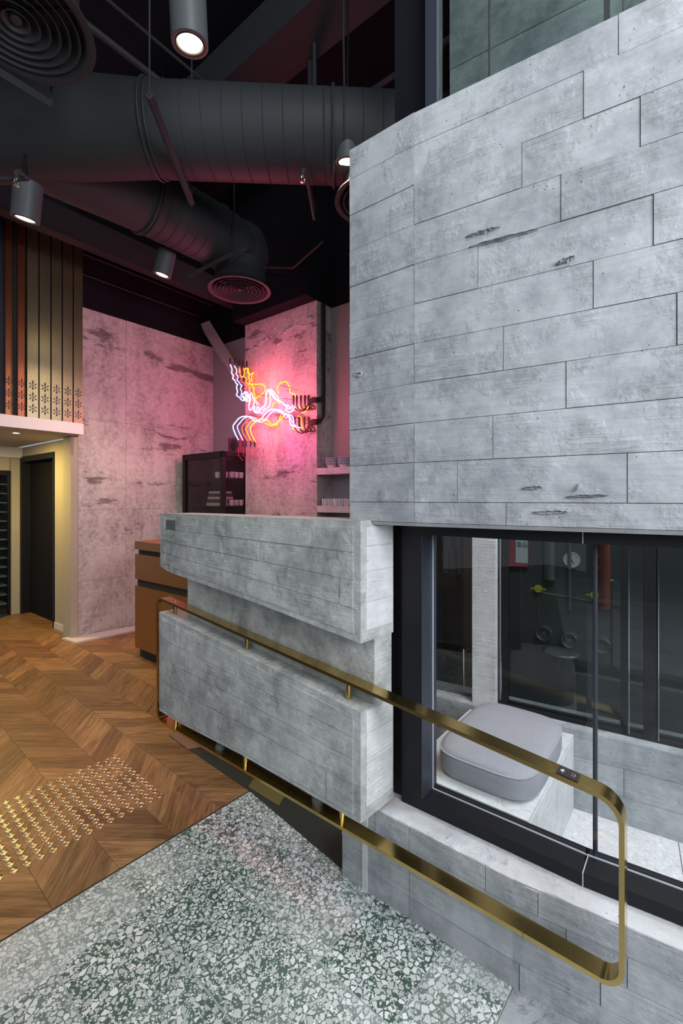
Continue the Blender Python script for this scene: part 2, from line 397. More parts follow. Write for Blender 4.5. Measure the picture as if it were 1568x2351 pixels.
# ================================================================== PINK WALL, BACK WALL, COLUMN
FP = Frame((-2.832, 4.9), V); ZT = 3.58; ZC = 5.2
FW = Frame((-.105, 4.966), U)
uP = 1.7344
def pslab(fr, name, x0, x1, y0, y1, z0, z1, mat, parent=None, **k): return build(name, box(B(), x0, x1, y0, y1, z0, z1), mat, parent, fr.mat() if not parent else None, **k)
wl = struct(pslab(FP, 'wall_left', 0, uP+.2, .02, .25, 0, ZT, M_old))
# cast panels of the old wall (pour joints)
us = [0, .52, 1.02, uP]; zs = [0, .60, 1.38, 2.38, 3.15, ZT]
for i in range(3):
    for j in range(5): build('cast_panel', box(B(), us[i]+.001, us[i+1]-.001, random.uniform(0, .006), .03, zs[j]+.001, zs[j+1]-.001), M_old, wl, bev=.003)
struct(pslab(FP, 'wall_left_upper', 0, uP+.2, -.0, .25, ZT, ZC, M_black))
struct(pslab(FP, 'wall_left_return', -.075, -.004, .0, .2, 0, 2.16, M_cream))
struct(pslab(FW, 'wall_back', FW.u(470), 3.6, 0, .2, 0, ZT, M_plaster))
struct(pslab(FW, 'wall_back_upper', FW.u(470), 3.6, -.02, .2, ZT, ZC, M_black))
FC = Frame((-.26, 4.768), U); uc = FC.u(563)
colm = thing('concrete_column', 'rough old concrete column behind the neon sign', 'column', FC.mat())
zz = [0, .9, 1.75, 2.6, 3.36, ZT]
build('core', box(B(), uc+.004, -.004, .006, .248, 0, ZT), M_col, colm)
for j in range(5):
    build('cast_panel', box(B(), uc, 0, random.uniform(-.003, .003), .05, zz[j]+.001, zz[j+1]-.001), M_col, colm, bev=.004)
# ragged broken lip near the top
bm = B(); random.seed(3)
for i in range(46):
    u_ = uc+.12+i*.021*1.1; 
    if u_ > -.03: break
    z_ = 3.30+.10*(i/46)+random.uniform(-.03, .03); s = random.uniform(.02, .05)
    bmesh.ops.create_icosphere(bm, subdivisions=1, radius=s, matrix=Matrix.Translation((u_, .012, z_))@Matrix.Diagonal((1.4, .5, .7, 1)))
for v in bm.verts: v.co += Vector([random.uniform(-.006, .006) for _ in range(3)])
build('broken_lip', bm, M_col, colm)['kind'] = 'stuff'
struct(pslab(FC, 'trim_1', uc-.02, .0, -.17, .25, ZT+.002, ZC, M_black))
# sill strip on the floor under the old wall
struct(build('baseboard_left', pr_z(B(), [gp(142, 1468), gp(172, 1478), gp(330, 1446), gp(330, 1436), gp(180, 1464)], 0, .018), M_trim), None)
# slanted brace in the corner
br = B(); p0 = Vector(FW.w(FW.u(505), -.22)+(3.78,)); p1 = Vector(FW.w(FW.u(575), -.22)+(3.02,))
tube(br, [p0, p1], .085, 4); tag(build('diagonal_brace', br, M_plaster), 'slanting grey boxed brace running down behind the rough column', 'brace')

# ceiling
struct(build('ceiling', box(B(), -7, 4.2, -1.2, 9, ZC, ZC+.1), M_black))

# unseen dark wall added behind the camera to darken the glass reflections
struct(build('wall_reflection_dark', box(B(), -5.5, 6.5, -4.6, -4.4, -.01, 3.2), plain('reflection_dark_grey', (.06, .065, .07), .6)))

# ================================================================== LEFT MEZZANINE
FM = Frame((-2.68, 4.73), V)
struct(pslab(FM, 'trim_2', -2.6, 0, 0, .04, 2.166, 2.279, M_fascia, bev=.002))
struct(pslab(FM, 'ceiling_soffit', -2.6, -.001, .041, 2.8, 2.17, 2.27, M_soffit))
scr = thing('brass_screen', 'tall brushed brass panel screen standing on the white ledge', 'screen', FM.mat())
px = [61, 89.5, 117, 143, 168, 191.3]
zb, zt = 2.281, 4.35
def flower(bm, u, z, y, s):
    lathe_c = [(u+.16*s*math.cos(a*math.pi/5), z+.16*s*math.sin(a*math.pi/5)) for a in range(10)]
    pr_y(bm, lathe_c, y, y-.0015)
    for a, r0, r1, w0, w1 in ((90, .24, .72, .07, .17), (270, .24, .72, .07, .17), (35, .30, .66, .06, .12), (145, .30, .66, .06, .12), (215, .30, .66, .06, .12), (325, .30, .66, .06, .12)):
        c, t = math.cos(math.radians(a)), math.sin(math.radians(a))
        pr_y(bm, [(u+(r*c-w*t)*s, z+(r*t+w*c)*s) for r, w in ((r0, -w0), (r1, -w1), (r1+.06, 0), (r1, w1), (r0, w0))], y, y-.0015)
    for sx in (-1, 1): pr_y(bm, [(u+sx*.34*s-.03*s, z-.1*s), (u+sx*.34*s+.03*s, z-.1*s), (u+sx*.34*s+.03*s, z+.1*s), (u+sx*.34*s-.03*s, z+.1*s)], y, y-.0015)
    pr_y(bm, [(u-.18*s, z+.80*s), (u+.18*s, z+.80*s), (u+.18*s, z+.86*s), (u-.18*s, z+.86*s)], y, y-.0015)
    pr_y(bm, [(u-.18*s, z+.95*s), (u+.18*s, z+.95*s), (u+.18*s, z+1.0*s), (u-.18*s, z+1.0*s)], y, y-.0015)
for i in range(5):
    u0, u1 = FM.u(px[i], .02), FM.u(px[i+1], .02)
    p = build('brass_panel', box(B(), u0+.006, u1-.006, .02, .032, zb, zt), M_panel, scr, bev=.0015)
    bm = B()
    for k in range(3): flower(bm, (u0+u1)/2, zb+.085+k*.112, .0199, .052)
    build('flower_cutouts', bm, M_ink, p)
build('screen_backing', box(B(), FM.u(-30), -.002, .06, .09, zb, zt), M_ink, scr)
for x0, x1, x2, x3 in ((8, 13, 24, 31), (37, 41.5, 55, 60), (-22, -17, -6, 0)):
    a, b, c, d = FM.u(x0, .04), FM.u(x1, .0), FM.u(x2, .0), FM.u(x3, .04)
    bm = pr_z(B(), [(a, .04), (b, 0), (b+.008, .006), (a+.008, .046)], zb, zt); p = build('side_leaf', bm, M_panel, scr)
    p = build('front_leaf', pr_z(B(), [(b, 0), (c, 0), (c, .008), (b, .008)], zb, zt), M_red, scr)
    build('side_leaf', pr_z(B(), [(c, 0), (d, .04), (d, .048), (c, .008)], zb, zt), M_panel, scr)
    bm = B()
    for k in range(3): flower(bm, (b+c)/2+.006, zb+.085+k*.112, -.0001, .046)
    build('flower_cutouts', bm, M_ink, p)

# cream return wall with black door, under the ledge (U direction)
FE = Frame(FP.o, U)                         # x goes back-left when negative
zs_ = 2.168
u_a, u_b, u_c = FE.u(165), FE.u(126), FE.u(48)
dz = FE.z(125, 1037)
wd = struct(build('wall_entry', box(B(), u_b, -.03, 0, .12, 0, zs_), M_cream, None, FE.mat()))
struct(build('wall_entry_head', box(B(), u_c-.06, u_b, 0, .12, dz, zs_), M_cream, None, FE.mat()))
struct(build('trim_3', box(B(), -.03, -.012, -.004, .10, 0, zs_), M_trim, None, FE.mat()))
struct(build('baseboard_entry', box(B(), u_b+.005, -.032, -.012, -.0005, 0, .07), M_trim, None, FE.mat()))
d1 = struct(build('door_1', box(B(), u_b-.035, u_b-.001, -.012, .13, 0, dz), M_frame, None, FE.mat()))
build('door_head', box(B(), u_c, u_b-.036, -.012, .13, dz-.07, dz-.001), M_frame, d1)
build('door_jamb', box(B(), u_c, u_c+.06, -.012, .13, 0, dz-.071), M_frame, d1)
build('door_leaf', box(B(), u_c+.062, u_b-.037, .09, .125, .004, dz-.072), M_black, d1)
# left side: cream pier, pale header, glazed door with stacked racks
FD = Frame(FE.w(u_c, -.0), V)
struct(build('wall_entry_side', box(B(), FD.u(24), 0, .0, .1, 0, 2.168), M_cream, None, FD.mat()))
struct(build('trim_4', box(B(), FD.u(-40), .0, -.05, -.001, 2.03, 2.168), M_trim, None, FD.mat()))
d2 = struct(build('door_2', box(B(), FD.u(19), FD.u(23.5), -.02, .05, 0, 1.86), M_frame, None, FD.mat()))
build('door_head', box(B(), FD.u(-40), FD.u(19), -.02, .05, 1.80, 1.86), M_frame, d2)
build('door_panel_head', box(B(), FD.u(-40), FD.u(22), -.01, .05, 1.862, 2.03), M_cream, d2)
build('glass_pane', box(B(), FD.u(-40), FD.u(19), .01, .016, .02, 1.80), M_glassd, d2)
rk = thing('slatted_rack', 'dark rack with pale shelf edges seen through the glass door', 'rack', FD.mat())
for k in range(14): build('shelf', box(B(), FD.u(-40), FD.u(17, .1), .1, .35, .12+k*.12, .135+k*.12), plain('pale_green_shelf', (.22, .25, .2), .6) if k == 0 else bpy.data.materials['pale_green_shelf'], rk)
build('back_panel', box(B(), FD.u(-40), FD.u(19, .36), .36, .38, 0, 1.9), M_ink, rk)
dl = thing('recessed_downlight', 'small glowing downlight in the cream soffit', 'downlight', Matrix.Translation(((-2.68-3.4)/2-.05, 4.42, 2.166)))
q = gp(37, 1000); Yd = (2.166-1.5)*F/(HY-994.5); dl.location = ((37-CX)/F*Yd, Yd, 2.168)
build('ring', lathe(B(), [(.030, -.003), (.045, -.003), (.045, .0), (.030, .0)], 20, close=True), M_trim, dl)
build('lens', lathe(B(), [(0, -.002), (.029, -.002), (.029, .0), (0, .0)], 20), M_bulb, dl)

# ================================================================== BAR COUNTER (brown cabinet)
FK = Frame(((310-CX)/F*4.3, 4.3), U)
L = 2.7
bar = thing('bar_cabinet', 'long copper-brown bar cabinet with dark slots behind the concrete counter', 'cabinet', FK.mat())
for nm, z0, z1, y, m in (('worktop', 1.025, 1.10, -.005, M_cab), ('slot', .98, 1.024, .03, M_gap), ('upper_panel', .745, .979, 0, M_cab), ('slot', .68, .744, .02, M_gap), ('lower_panel', .10, .679, 0, M_cab), ('plinth', .0, .099, .05, M_gap)):
    build(nm, box(B(), 0 if nm not in ('slot',) else .01, L, y, .5, z0, z1), m, bar, bev=.003)

# ================================================================== DISPLAY FRIDGE, SPEAKER
def Yat(px, Y): return ((px-CX)/F*Y, Y)
FF = Frame(Yat(511, 5.2), U)
fr = thing('display_fridge', 'black glass-fronted display fridge beside the rough column', 'fridge', FF.mat())
fl = FF.u(419); zt_ = 2.047; fd = .42; z0 = .9
bm = B(); t = .05
for x0, x1 in ((fl, fl+t), (-t, 0)): box(bm, x0, x1, 0, t, z0, zt_)
box(bm, fl, 0, 0, t, zt_-.07, zt_); box(bm, fl, 0, 0, t, z0, z0+.06); box(bm, -t, 0, fd-t, fd, z0, zt_); box(bm, fl, 0, fd-.02, fd, z0, zt_)
box(bm, fl, 0, t, fd, zt_-.05, zt_); box(bm, fl, 0, t, fd, z0, z0+.05); box(bm, fl, fl+.02, t, fd, z0, zt_)
build('body', bm, M_frame, fr)
build('door_glass', box(B(), fl+t, -t, .02, .026, z0+.06, zt_-.07), M_glassf, fr); build('side_glass', box(B(), -.026, -.02, t, fd-t, z0+.05, zt_-.05), M_glassf, fr)
zsh = [1.745, 1.415, 1.15]
for z_ in zsh: build('shelf', box(B(), fl+.03, -.03, .06, fd-.03, z_-.008, z_), M_gap, fr)
# ---- cups
def cup_mesh():
    bm = lathe(B(), [(0, 0), (.026, 0), (.030, .004), (.033, .03), (.0335, .072), (.031, .072), (.0305, .03), (.026, .008), (0, .008)], 20)
    return bm
def make_cup(label, group, M):
    c = thing('porcelain_cup', label, 'cup', M, group)
    build('cup_body', cup_mesh(), M_cup, c, smooth=True)
    bm = B()
    for row in range(5):
        for k in range(10):
            if k in (2, 3, 4, 7): continue
            a = k*2*math.pi/10; r = .0337; bmesh.ops.create_cube(bm, size=.007, matrix=Matrix.Rotation(a, 4, 'Z')@Matrix.Translation((r, 0, .012+row*.0125))@Matrix.Diagonal((.35, 1, 1, 1)))
    build('blue_dots', bm, M_blue, c); return c
cupproto = None
def cup(label, group, M, rot):
    global cupproto
    M = M@Matrix.Rotation(rot, 4, 'Z')
    if not cupproto: cupproto = make_cup(label, group, M); return cupproto
    r = cupproto.copy(); COL.objects.link(r); r.matrix_world = M; r['label'] = label; r['group'] = group
    for ch in cupproto.children:
        c = ch.copy(); COL.objects.link(c); c.parent = r
    return r
def FM4(fr, u, y, z): return fr.mat()@Matrix.Translation((u, y, z))
for k in range(3): cup('white blue-dotted cup behind the fridge door, upper shelf, '+('rightmost', 'middle', 'leftmost')[k]+' of three', 'cups on the upper fridge shelf behind the door', FM4(FF, -.10-k*.068, .11, zsh[0]+.0005), random.random()*6)
for k in range(4): cup('white blue-dotted cup behind the fridge side glass, upper shelf, '+('nearest the door', 'second from the door', 'third from the door', 'behind the others')[k], 'cups on the upper fridge shelf by the side glass', FM4(FF, -.065-(.001*k), .18+k*.069-.0, zsh[0]+.0005) if False else FM4(FF, -.30, .19, zsh[0]+.0005) if k == 3 else FM4(FF, -.066, .18+k*.069, zsh[0]+.0005), random.random()*6)
for k in range(1): cup('single white blue-dotted cup behind the fridge door by the folded cloths', 'cup on the lower fridge shelf behind the door', FM4(FF, -.10, .10, zsh[1]+.0005), 1)
for k in range(3): cup('white blue-dotted cup behind the fridge side glass, lower shelf, '+('nearest the door', 'middle', 'nearest the column')[k], 'cups on the lower fridge shelf by the side glass', FM4(FF, -.066, .18+k*.069, zsh[1]+.0005), random.random()*6)
# folded cloths
zc = zsh[1]+.0005
for i, (h, m, lab, ins) in enumerate(((.035, M_shirt, 'folded white cloth at the bottom of the pile in the fridge', 0), (.045, M_shirtd, 'folded charcoal cloth second from the bottom in the fridge', .01), (.028, M_shirt, 'folded white cloth in the middle of the pile in the fridge', .03), (.04, M_shirtd, 'folded charcoal cloth fourth in the pile in the fridge', .04), (.026, M_shirt, 'folded white cloth on top of the pile in the fridge', .05))):
    tag(build('folded_cloth', box(B(), -.42+ins, -.15, .08, .30-ins, zc, zc+h-.001), m, None, FF.mat(), bev=.01, seg=3, smooth=True), lab, 'cloth'); zc += h
sp = thing('speaker', 'small dark purple speaker box on top of the fridge', 'speaker', FF.mat()@Matrix.Translation((-.10, .24, zt_+.001)))
build('cabinet', box(B(), -.11, .10, 0, .12, 0, .185), M_purple, sp, bev=.004)
build('grille_ring', torus(B(), .065, .004, 28, 6, Matrix.Translation((-.005, -.001, .092))@Matrix.Rotation(math.pi/2, 4, 'X')), M_gap, sp)
build('driver', lathe(B(), [(0, .002), (.02, .006), (.055, .0)], 24), M_gap, sp, Matrix.Translation((-.005, -.001, .092))@Matrix.Rotation(math.pi/2, 4, 'X'))

# ---- shelves right of the column
FS = Frame(FC.o, U)
for (y0, y1, lab) in ((1075, 1090, 'upper pale concrete shelf holding the stacked bowls'), (1161, 1176, 'lower pale concrete shelf holding the row of cups')):
    za, zb_ = FS.z(727, y1), FS.z(727, y0)
    tag(build('wall_shelf', box(B(), .003, .95, -.0, .245, za, zb_), M_bright, None, FS.mat(), bev=.006, seg=2), lab, 'shelf')
z1 = FS.z(727, 1075)+.0005; z2 = FS.z(727, 1161)+.0005
for k in range(6): cup('white blue-dotted cup on the lower concrete shelf, '+('first', 'second', 'third', 'fourth', 'fifth', 'sixth')[k]+' from the column', 'cups on the lower concrete shelf', FM4(FS, .075+k*.072, .045, z2), random.random()*6)
bowlp = None
for s, (uu, nb, nm) in enumerate(((.13, 3, 'left'), (.29, 3, 'right'))):
    for k in range(nb):
        lab = 'blue-checked bowl, %s of the %s-hand stack on the upper shelf' % (('bottom', 'middle', 'top')[k], nm)
        if not bowlp:
            bowlp = thing('bowl', lab, 'bowl', None, 'stacked bowls on the upper concrete shelf')
            build('bowl_body', lathe(B(), [(0, 0), (.032, 0), (.034, .006), (.058, .026), (.070, .055), (.068, .056), (.055, .03), (.03, .012), (0, .010)], 28), M_cup, bowlp, smooth=True)
            bm = B()
            for q in range(24):
                a = q*2*math.pi/24
                tube(bm, [(r*math.cos(a), r*math.sin(a), z) for r, z in ((.0595, .0265), (.066, .040), (.0708, .053))], .0016, 4)
            for r, z in ((.0625, .032), (.0685, .046)): torus(bm, r, .0013, 28, 4, Matrix.Translation((0, 0, z)))
            build('blue_checks', bm, M_blue, bowlp); bw = bowlp
        else:
            bw = bowlp.copy(); COL.objects.link(bw); bw['label'] = lab
            for ch in bowlp.children: c = ch.copy(); COL.objects.link(c); c.parent = bw
        bw.matrix_world = FM4(FS, uu, .09, z1+k*.024)

# ================================================================== NEON SIGN
FNx = FC
neon = thing('neon_sign', 'tangled blue, orange and amber neon line sculpture on the rough column', 'neon sign', FC.mat())
def cpx(x, y): return (400+x*.2679, 620+y*.2679)
crv = {
 'top': [(480,810),(497,850),(490,885),(510,905),(497,930),(525,950),(530,975),(548,978),(530,1000),(545,1040),(530,1075),(560,1090),(575,1115),(600,1120),(620,1090),(605,1060),(625,1040),(640,1090),(652,1120),(640,1150),(640,1195),(660,1200),(680,1165),(692,1172),(680,1210),(715,1230),(740,1190),(775,1165),(788,1120),(785,1060),(800,1020),(830,1045),(850,1080),(870,1110),(920,1130),(950,1160),(970,1180),(950,1205),(1000,1225),(1035,1170)],
 'low': [(550,1455),(520,1400),(500,1340),(520,1310),(560,1262),(610,1252),(650,1260),(690,1300),(740,1285),(770,1240),(810,1200),(850,1190),(900,1210),(940,1240),(960,1230),(990,1270),(990,1310),(1010,1335),(1045,1345)],
 'bar': [(795,1025),(860,1110),(880,1120),(815,1030)],
 'knot': [(600,1040),(575,1070),(600,1095),(585,1110),(612,1118),(630,1085),(600,1060)],
}
step = .062; base = -.06-4*step
for k in range(5):
    y = base+k*step
    for key in (('top', 'low', 'bar', 'knot') if k == 0 else ('top', 'low')):
        pts = []
        prev = None
        for (x, yy) in crv[key]:
            jx, jy = (random.uniform(-5, 5), random.uniform(-5, 5)) if k else (0, 0)
            u_, z_ = FC.at(*cpx(x+jx, yy+jy), base); pts.append((u_, z_))
        # smooth with one chaikin pass
        q = [pts[0]]
        for a, b in zip(pts, pts[1:]): q += [(a[0]*.75+b[0]*.25, a[1]*.75+b[1]*.25), (a[0]*.25+b[0]*.75, a[1]*.25+b[1]*.75)]
        q.append(pts[-1]); pts = q
        pts = pts[:({'top': (999, 60, 30, 28, 26), 'low': (999, 999, 16, 17, 22), 'bar': (99,), 'knot': (99,)}[key])[k]]
        build('tube', tube(B(), [(u_, y+(.012 if key in ('bar', 'knot') else 0), z_) for u_, z_ in pts], .0062, 7), NEON[k], neon, smooth=True)
for nm, pp in (('arch', [(895,1060),(880,1010),(910,965),(960,955),(992,1010),(990,1050),(1040,1070),(1040,1100)]), ('arch', [(770,1310),(830,1335),(880,1325),(905,1270),(915,1240)]), ('hook', [(640,975),(700,980),(745,975),(780,1000),(775,1040),(735,1080),(690,1100)]), ('hook', [(840,1180),(850,1140),(895,1130),(905,1150)])):
    build('tube', tube(B(), [(FC.at(*cpx(x, y), -.05)[0], -.05, FC.at(*cpx(x, y), -.05)[1]) for x, y in pp], .0062, 7), NEON[4], neon, smooth=True)
for (px_, py_, off_, col_, pw_) in ((600, 868, -.16, (1, .085, .003), 5.5), (658, 915, -.16, (1, .085, .003), 5.5), (610, 985, -.16, (1, .085, .004), 5), (694, 965, -.13, (1, .085, .003), 2.6), (555, 930, -.40, (1, .15, .27), 24), (640, 940, -.45, (1, .07, .16), 14), (640, 1030, -.25, (.9, .06, .55), 2.6), (545, 920, -.5, (.3, .35, 1), 3)):
    l = bpy.data.lights.new('neon_glow', 'POINT'); l.energy = pw_; l.color = col_; l.shadow_soft_size = .12
    lo = bpy.data.objects.new('neon_glow', l); COL.objects.link(lo); lo.parent = neon; u_, z_ = FC.at(px_, py_, off_); lo.location = (u_, off_, z_)
for nm, kk, yy_, pp in (('squiggle', 4, -.06, [(560,830),(558,880),(580,925),(600,900),(598,860),(615,840),(640,845),(625,880),(650,900),(690,870),(660,900),(668,960)]),
        ('squiggle', 3, -.12, [(640,1075),(690,1065),(730,1075),(700,1110),(672,1100),(690,1075)]), ('squiggle', 0, -.26, [(830,1020),(900,1100),(885,1120),(815,1050)]),
        ('squiggle', 1, -.20, [(690,1100),(715,1160),(700,1210),(735,1225),(780,1180)]), ('squiggle', 1, -.22, [(940,1240),(955,1270),(975,1262),(960,1240),(985,1230),(1000,1280),(1025,1320)]),
        ('squiggle', 4, -.06, [(1060,1250),(1090,1260),(1085,1320),(1100,1360),(1070,1372),(1020,1365),(1008,1350)]), ('squiggle', 4, -.06, [(1150,1165),(1130,1210),(1100,1225),(1075,1200),(1070,1160)]),
        ('squiggle', 0, -.28, [(1000,1185),(965,1150),(955,1175),(985,1195),(1020,1160)]), ('squiggle', 3, -.10, [(760,1180),(800,1195),(790,1150),(810,1100),(795,1060)])):
    q = [(FC.at(*cpx(x, y), yy_)[0], yy_, FC.at(*cpx(x, y), yy_)[1]) for x, y in pp]; q2 = [q[0]]
    for a, b in zip(q, q[1:]): q2 += [tuple(a[i]*.75+b[i]*.25 for i in range(3)), tuple(a[i]*.25+b[i]*.75 for i in range(3))]
    build('tube', tube(B(), q2+[q[-1]], .0048, 6), NEON[kk], neon, smooth=True)
def elec(x, y, off, up):
    u_, z_ = FC.at(*cpx(x, y), off); l = .075*up
    build('electrode', tube(B(), [(u_, off, z_), (u_, off, z_+l*.2), (u_, off, z_+l*.8), (u_, off, z_+l)], [.006, .011, .009, .004], 8), M_rubber, neon); return (u_, off, z_+l)
for k in range(5):
    off = base+k*step
    elec(480, 808, base, 1) if k == 0 else None
for k, x in enumerate((520, 560, 588, 622)): elec(x, (812, 826, 828, 832)[k], base+(k+1)*step, 1)
for k, x in enumerate((548, 590, 615, 655, 690)):
    a = elec(x, 1460, base+k*step, -1); b2 = (a[0]+.09+.01*k, -.02, a[2]+.06)
    build('lead', tube(B(), [a, (a[0]+.005, a[1], a[2]-.09), (a[0]+.04, a[1]+.03, a[2]-.15), (a[0]+.09, a[1]+.05, a[2]-.11), (a[0]+.10, -.01 if k > 2 else a[1]+.08, a[2]-.02)], .0025, 5), M_redsign, neon, smooth=True)
ctop, cbot = [], []
for row, (xs, yy, lst) in enumerate((((1022, 1050, 1085, 1120, 1150), 1160, ctop), ((1032, 1070, 1080, 1115, 1152), 1345, cbot))):
    for k, x in enumerate(xs):
        off = -.10+.02*k; u_, z_ = FC.at(*cpx(x, yy), off)
        build('electrode', tube(B(), [(u_, off, z_), (u_, off, z_+.02), (u_, off, z_+.09), (u_, off, z_+.11)], [.004, .009, .013, .006], 8), M_rubber, neon)
        lst.append((u_, off, z_))
for row, lst in enumerate((ctop, cbot)):
    for k, (u_, off, z_) in enumerate(lst):
        zc_ = (FC.z(727, 925) if row == 0 else FC.z(727, 975))+.012*k
        pts = [(u_, off, z_), (u_+.03, off, z_-.05), (u_+.12, off, z_-.085+.01*k), (-.10, -.04, zc_-.03), (-.03, -.03, zc_+.01), (.012, -.01, zc_), (.022, .05+.012*k, zc_+.03), (.022, .06+.012*k, zc_+.12), (.022, .06+.012*k, 3.30), (.022, .06+.012*k, 3.57)]
        s2 = [pts[0]]
        for a, b in zip(pts, pts[1:]): s2 += [tuple(a[i]*.75+b[i]*.25 for i in range(3)), tuple(a[i]*.25+b[i]*.75 for i in range(3))]
        s2.append(pts[-1]); build('cable', tube(B(), s2, .0065, 6), M_rubber, neon, smooth=True)
for pp in (((740, 1210), (920, 1245)), ((900, 985), (1020, 1015)), ((700, 1065), (840, 1085)), ((930, 1100), (1010, 1110))):
    a, b = FC.at(*cpx(*pp[0]), -.14), FC.at(*cpx(*pp[1]), -.14); build('support_rod', tube(B(), [(a[0], -.14, a[1]), (b[0], -.14, b[1])], .003, 5), M_rubber, neon)

# ================================================================== CONCRETE COUNTER BLOCK (two slanting slabs on a recessed core)
blk = thing('concrete_counter', 'board-marked concrete counter of two slanting stacked slabs', 'counter', FB.mat())
uL = FB.u(368); TH = .19; ch = .026
zu = 1.404
FBe = Frame(FB.w(.03, 0), (906, 1045))      # end face direction
sk = .08                                    # the end is a touch off square
def slab_mesh(poly, y0, y1, chm=.018):
    """poly: (u,z) list, front at y0. far side follows the end-face skew"""
    bm = B(); pr_y(bm, poly, y0, y1)
    um = max(p[0] for p in poly)
    for v in bm.verts:
        if v.co.y > (y0+y1)/2 and v.co.x > um-.08: v.co.x += (y1-y0)*.09
    return bm
P = [FB.at(369, 1300), FB.at(409, 1318), FB.at(595, 1387), FB.at(811, 1466)]
uN = .032
up_poly = [(uL, 1.422), (uL, P[0][1]), (P[1][0]*.5+uL*.5, P[1][1]+.002), (P[2][0], P[2][1]), (uN, P[3][1]-.012), (uN, 1.422)]
def cblock(name, poly, y0, y1):
    bm = slab_mesh(poly, y0, y1)
    return build(name, bm, M_block, blk, bev=.025, seg=1)
s_up = cblock('upper_slab', up_poly, 0, TH)
Q = [FB.at(366, 1407), FB.at(805, 1631), FB.at(807, 1880), FB.at(554, 1733), FB.at(405, 1656), FB.at(364, 1628)]
T3 = [FB.at(402, 1410, .045), FB.at(567, 1488, .045), FB.at(800, 1604, .045)]
sT = (T3[2][1]-T3[0][1])/(T3[2][0]-T3[0][0]); zT = lambda u: T3[0][1]+sT*(u-T3[0][0])
lo_poly = [(uL-.01, zT(uL-.01)), (Q[3][0]*.5, zT(Q[3][0]*.5)), (uN, zT(uN)), (uN, Q[2][1]), (Q[3][0], Q[3][1]), (Q[4][0], Q[4][1]), (uL-.01, Q[5][1]-.005)]
s_lo = cblock('lower_slab', lo_poly, 0, TH)
core = build('recessed_core', slab_mesh([(uL+.12, .55), (uN+.001, .55), (uN+.001, 1.3), (uL+.12, 1.3)], .085, TH-.002), M_block, blk, bev=.006)
# board impressions: thin raised pieces in the front faces, cut to the slab outline
def boards(parent, poly, slope0, slope1, rows, cuts, mat, yf=-.0, proud=.0055, inset=.03, name='concrete_board'):
    """rows: z fractions between top and bottom edges; boards follow linear blend of edges"""
    u0 = min(p[0] for p in poly)+inset; u1 = max(p[0] for p in poly)-inset
    for j in range(len(rows)-1):
        cs = [u0]+[u0+(u1-u0)*c for c in cuts[j]]+[u1]
        for i in range(len(cs)-1):
            a, b = cs[i]+.0016, cs[i+1]-.0016
            t = lambda u: ((slope0(u)*(1-rows[j])+slope1(u)*rows[j])-.0015, (slope0(u)*(1-rows[j+1])+slope1(u)*rows[j+1])+.0015)
            n = 5; us_ = [a+(b-a)*q/n for q in range(n+1)]
            pl = [(u, t(u)[0]) for u in us_]+[(u, t(u)[1]) for u in reversed(us_)]
            build(name, pr_y(B(), pl, yf-random.uniform(.0022, proud), yf+.004), mat, parent, bev=.0007)
def lin(pts):
    def f(u):
        if u <= pts[0][0]: return pts[0][1]
        for (a, b), (c, d) in zip(pts, pts[1:]):
            if u <= c: return b+(d-b)*(u-a)/(c-a)
        return pts[-1][1]
    return f
top_u = lin([(uL, zu-.004), (uN, zu-.004)]); bot_u = lin([(uL, P[0][1]+.03), (P[1][0], P[1][1]+.022), (P[2][0], P[2][1]+.022), (uN, P[3][1]+.012)])
boards(s_up, up_poly, top_u, bot_u, [0, .24, .5, .76, 1], [[.08, .36, .84], [.22, .60], [.60, .95], [.17, .53]], M_block)
top_l = lin([(uL, zT(uL)-.026), (uN, zT(uN)-.026)]); bot_l = lin([(uL, Q[5][1]+.03), (Q[4][0], Q[4][1]+.02), (Q[3][0], Q[3][1]+.018), (uN, Q[2][1]+.02)])
boards(s_lo, lo_poly, top_l, bot_l, [0, .22, .44, .7, 1], [[.12, .48], [.19, .62], [.06, .44], [.20, .53, .9]], M_block)
build('worn_patch', box(B(), *sorted((FB.u(383), FB.u(404))), -.0046, .004, FB.z(392, 1216), FB.z(392, 1194)), plain('worn_dark_patch', (.10, .105, .095), .9, 0, 1, 120), s_up, bev=.0005)
# end faces: board impressions, paler concrete paints in the light from the right
EZ = [(.40, .48), (.48, .57), (.57, .66), (.66, .74)]
for z0_, z1_ in EZ+[(1.03, 1.13), (1.13, 1.24), (1.24, 1.33), (1.33, 1.40)]:
    bm = box(B(), uN-.004, uN+.0012+random.uniform(0, .0012), .03, TH-.006, z0_+.0008, z1_-.0008)
    for v in bm.verts: v.co.x += v.co.y*.09
    build('concrete_board', bm, M_bright, s_lo if z1_ < .8 else s_up, bev=.0008)
# dark beam, floor plate below the counter
FBb = FB
bmz = B(); zA, zB = .30, .285
tag(build('base_beam', box(B(), FB.u(397, .09), FB.u(765, .09), .10, .17, .302, .338), M_darkwood, None, FB.mat(), bev=.004), 'dark brown steel beam beneath the floating concrete counter', 'beam')
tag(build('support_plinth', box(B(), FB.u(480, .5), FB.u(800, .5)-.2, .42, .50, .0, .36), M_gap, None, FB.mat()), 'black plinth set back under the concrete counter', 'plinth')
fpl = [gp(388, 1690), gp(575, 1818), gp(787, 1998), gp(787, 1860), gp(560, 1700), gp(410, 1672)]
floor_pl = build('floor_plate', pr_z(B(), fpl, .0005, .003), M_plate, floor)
fpl2 = [gp(390, 1690), gp(432, 1722), gp(480, 1712), gp(410, 1674)]
build('brown_floor_strip', pr_z(B(), fpl2, .0032, .005), plain('dusty_pink_brown_tile', (.26, .15, .12), .5), floor)
fpl3 = [gp(570, 1808), gp(640, 1852), gp(664, 1812), gp(590, 1778)]
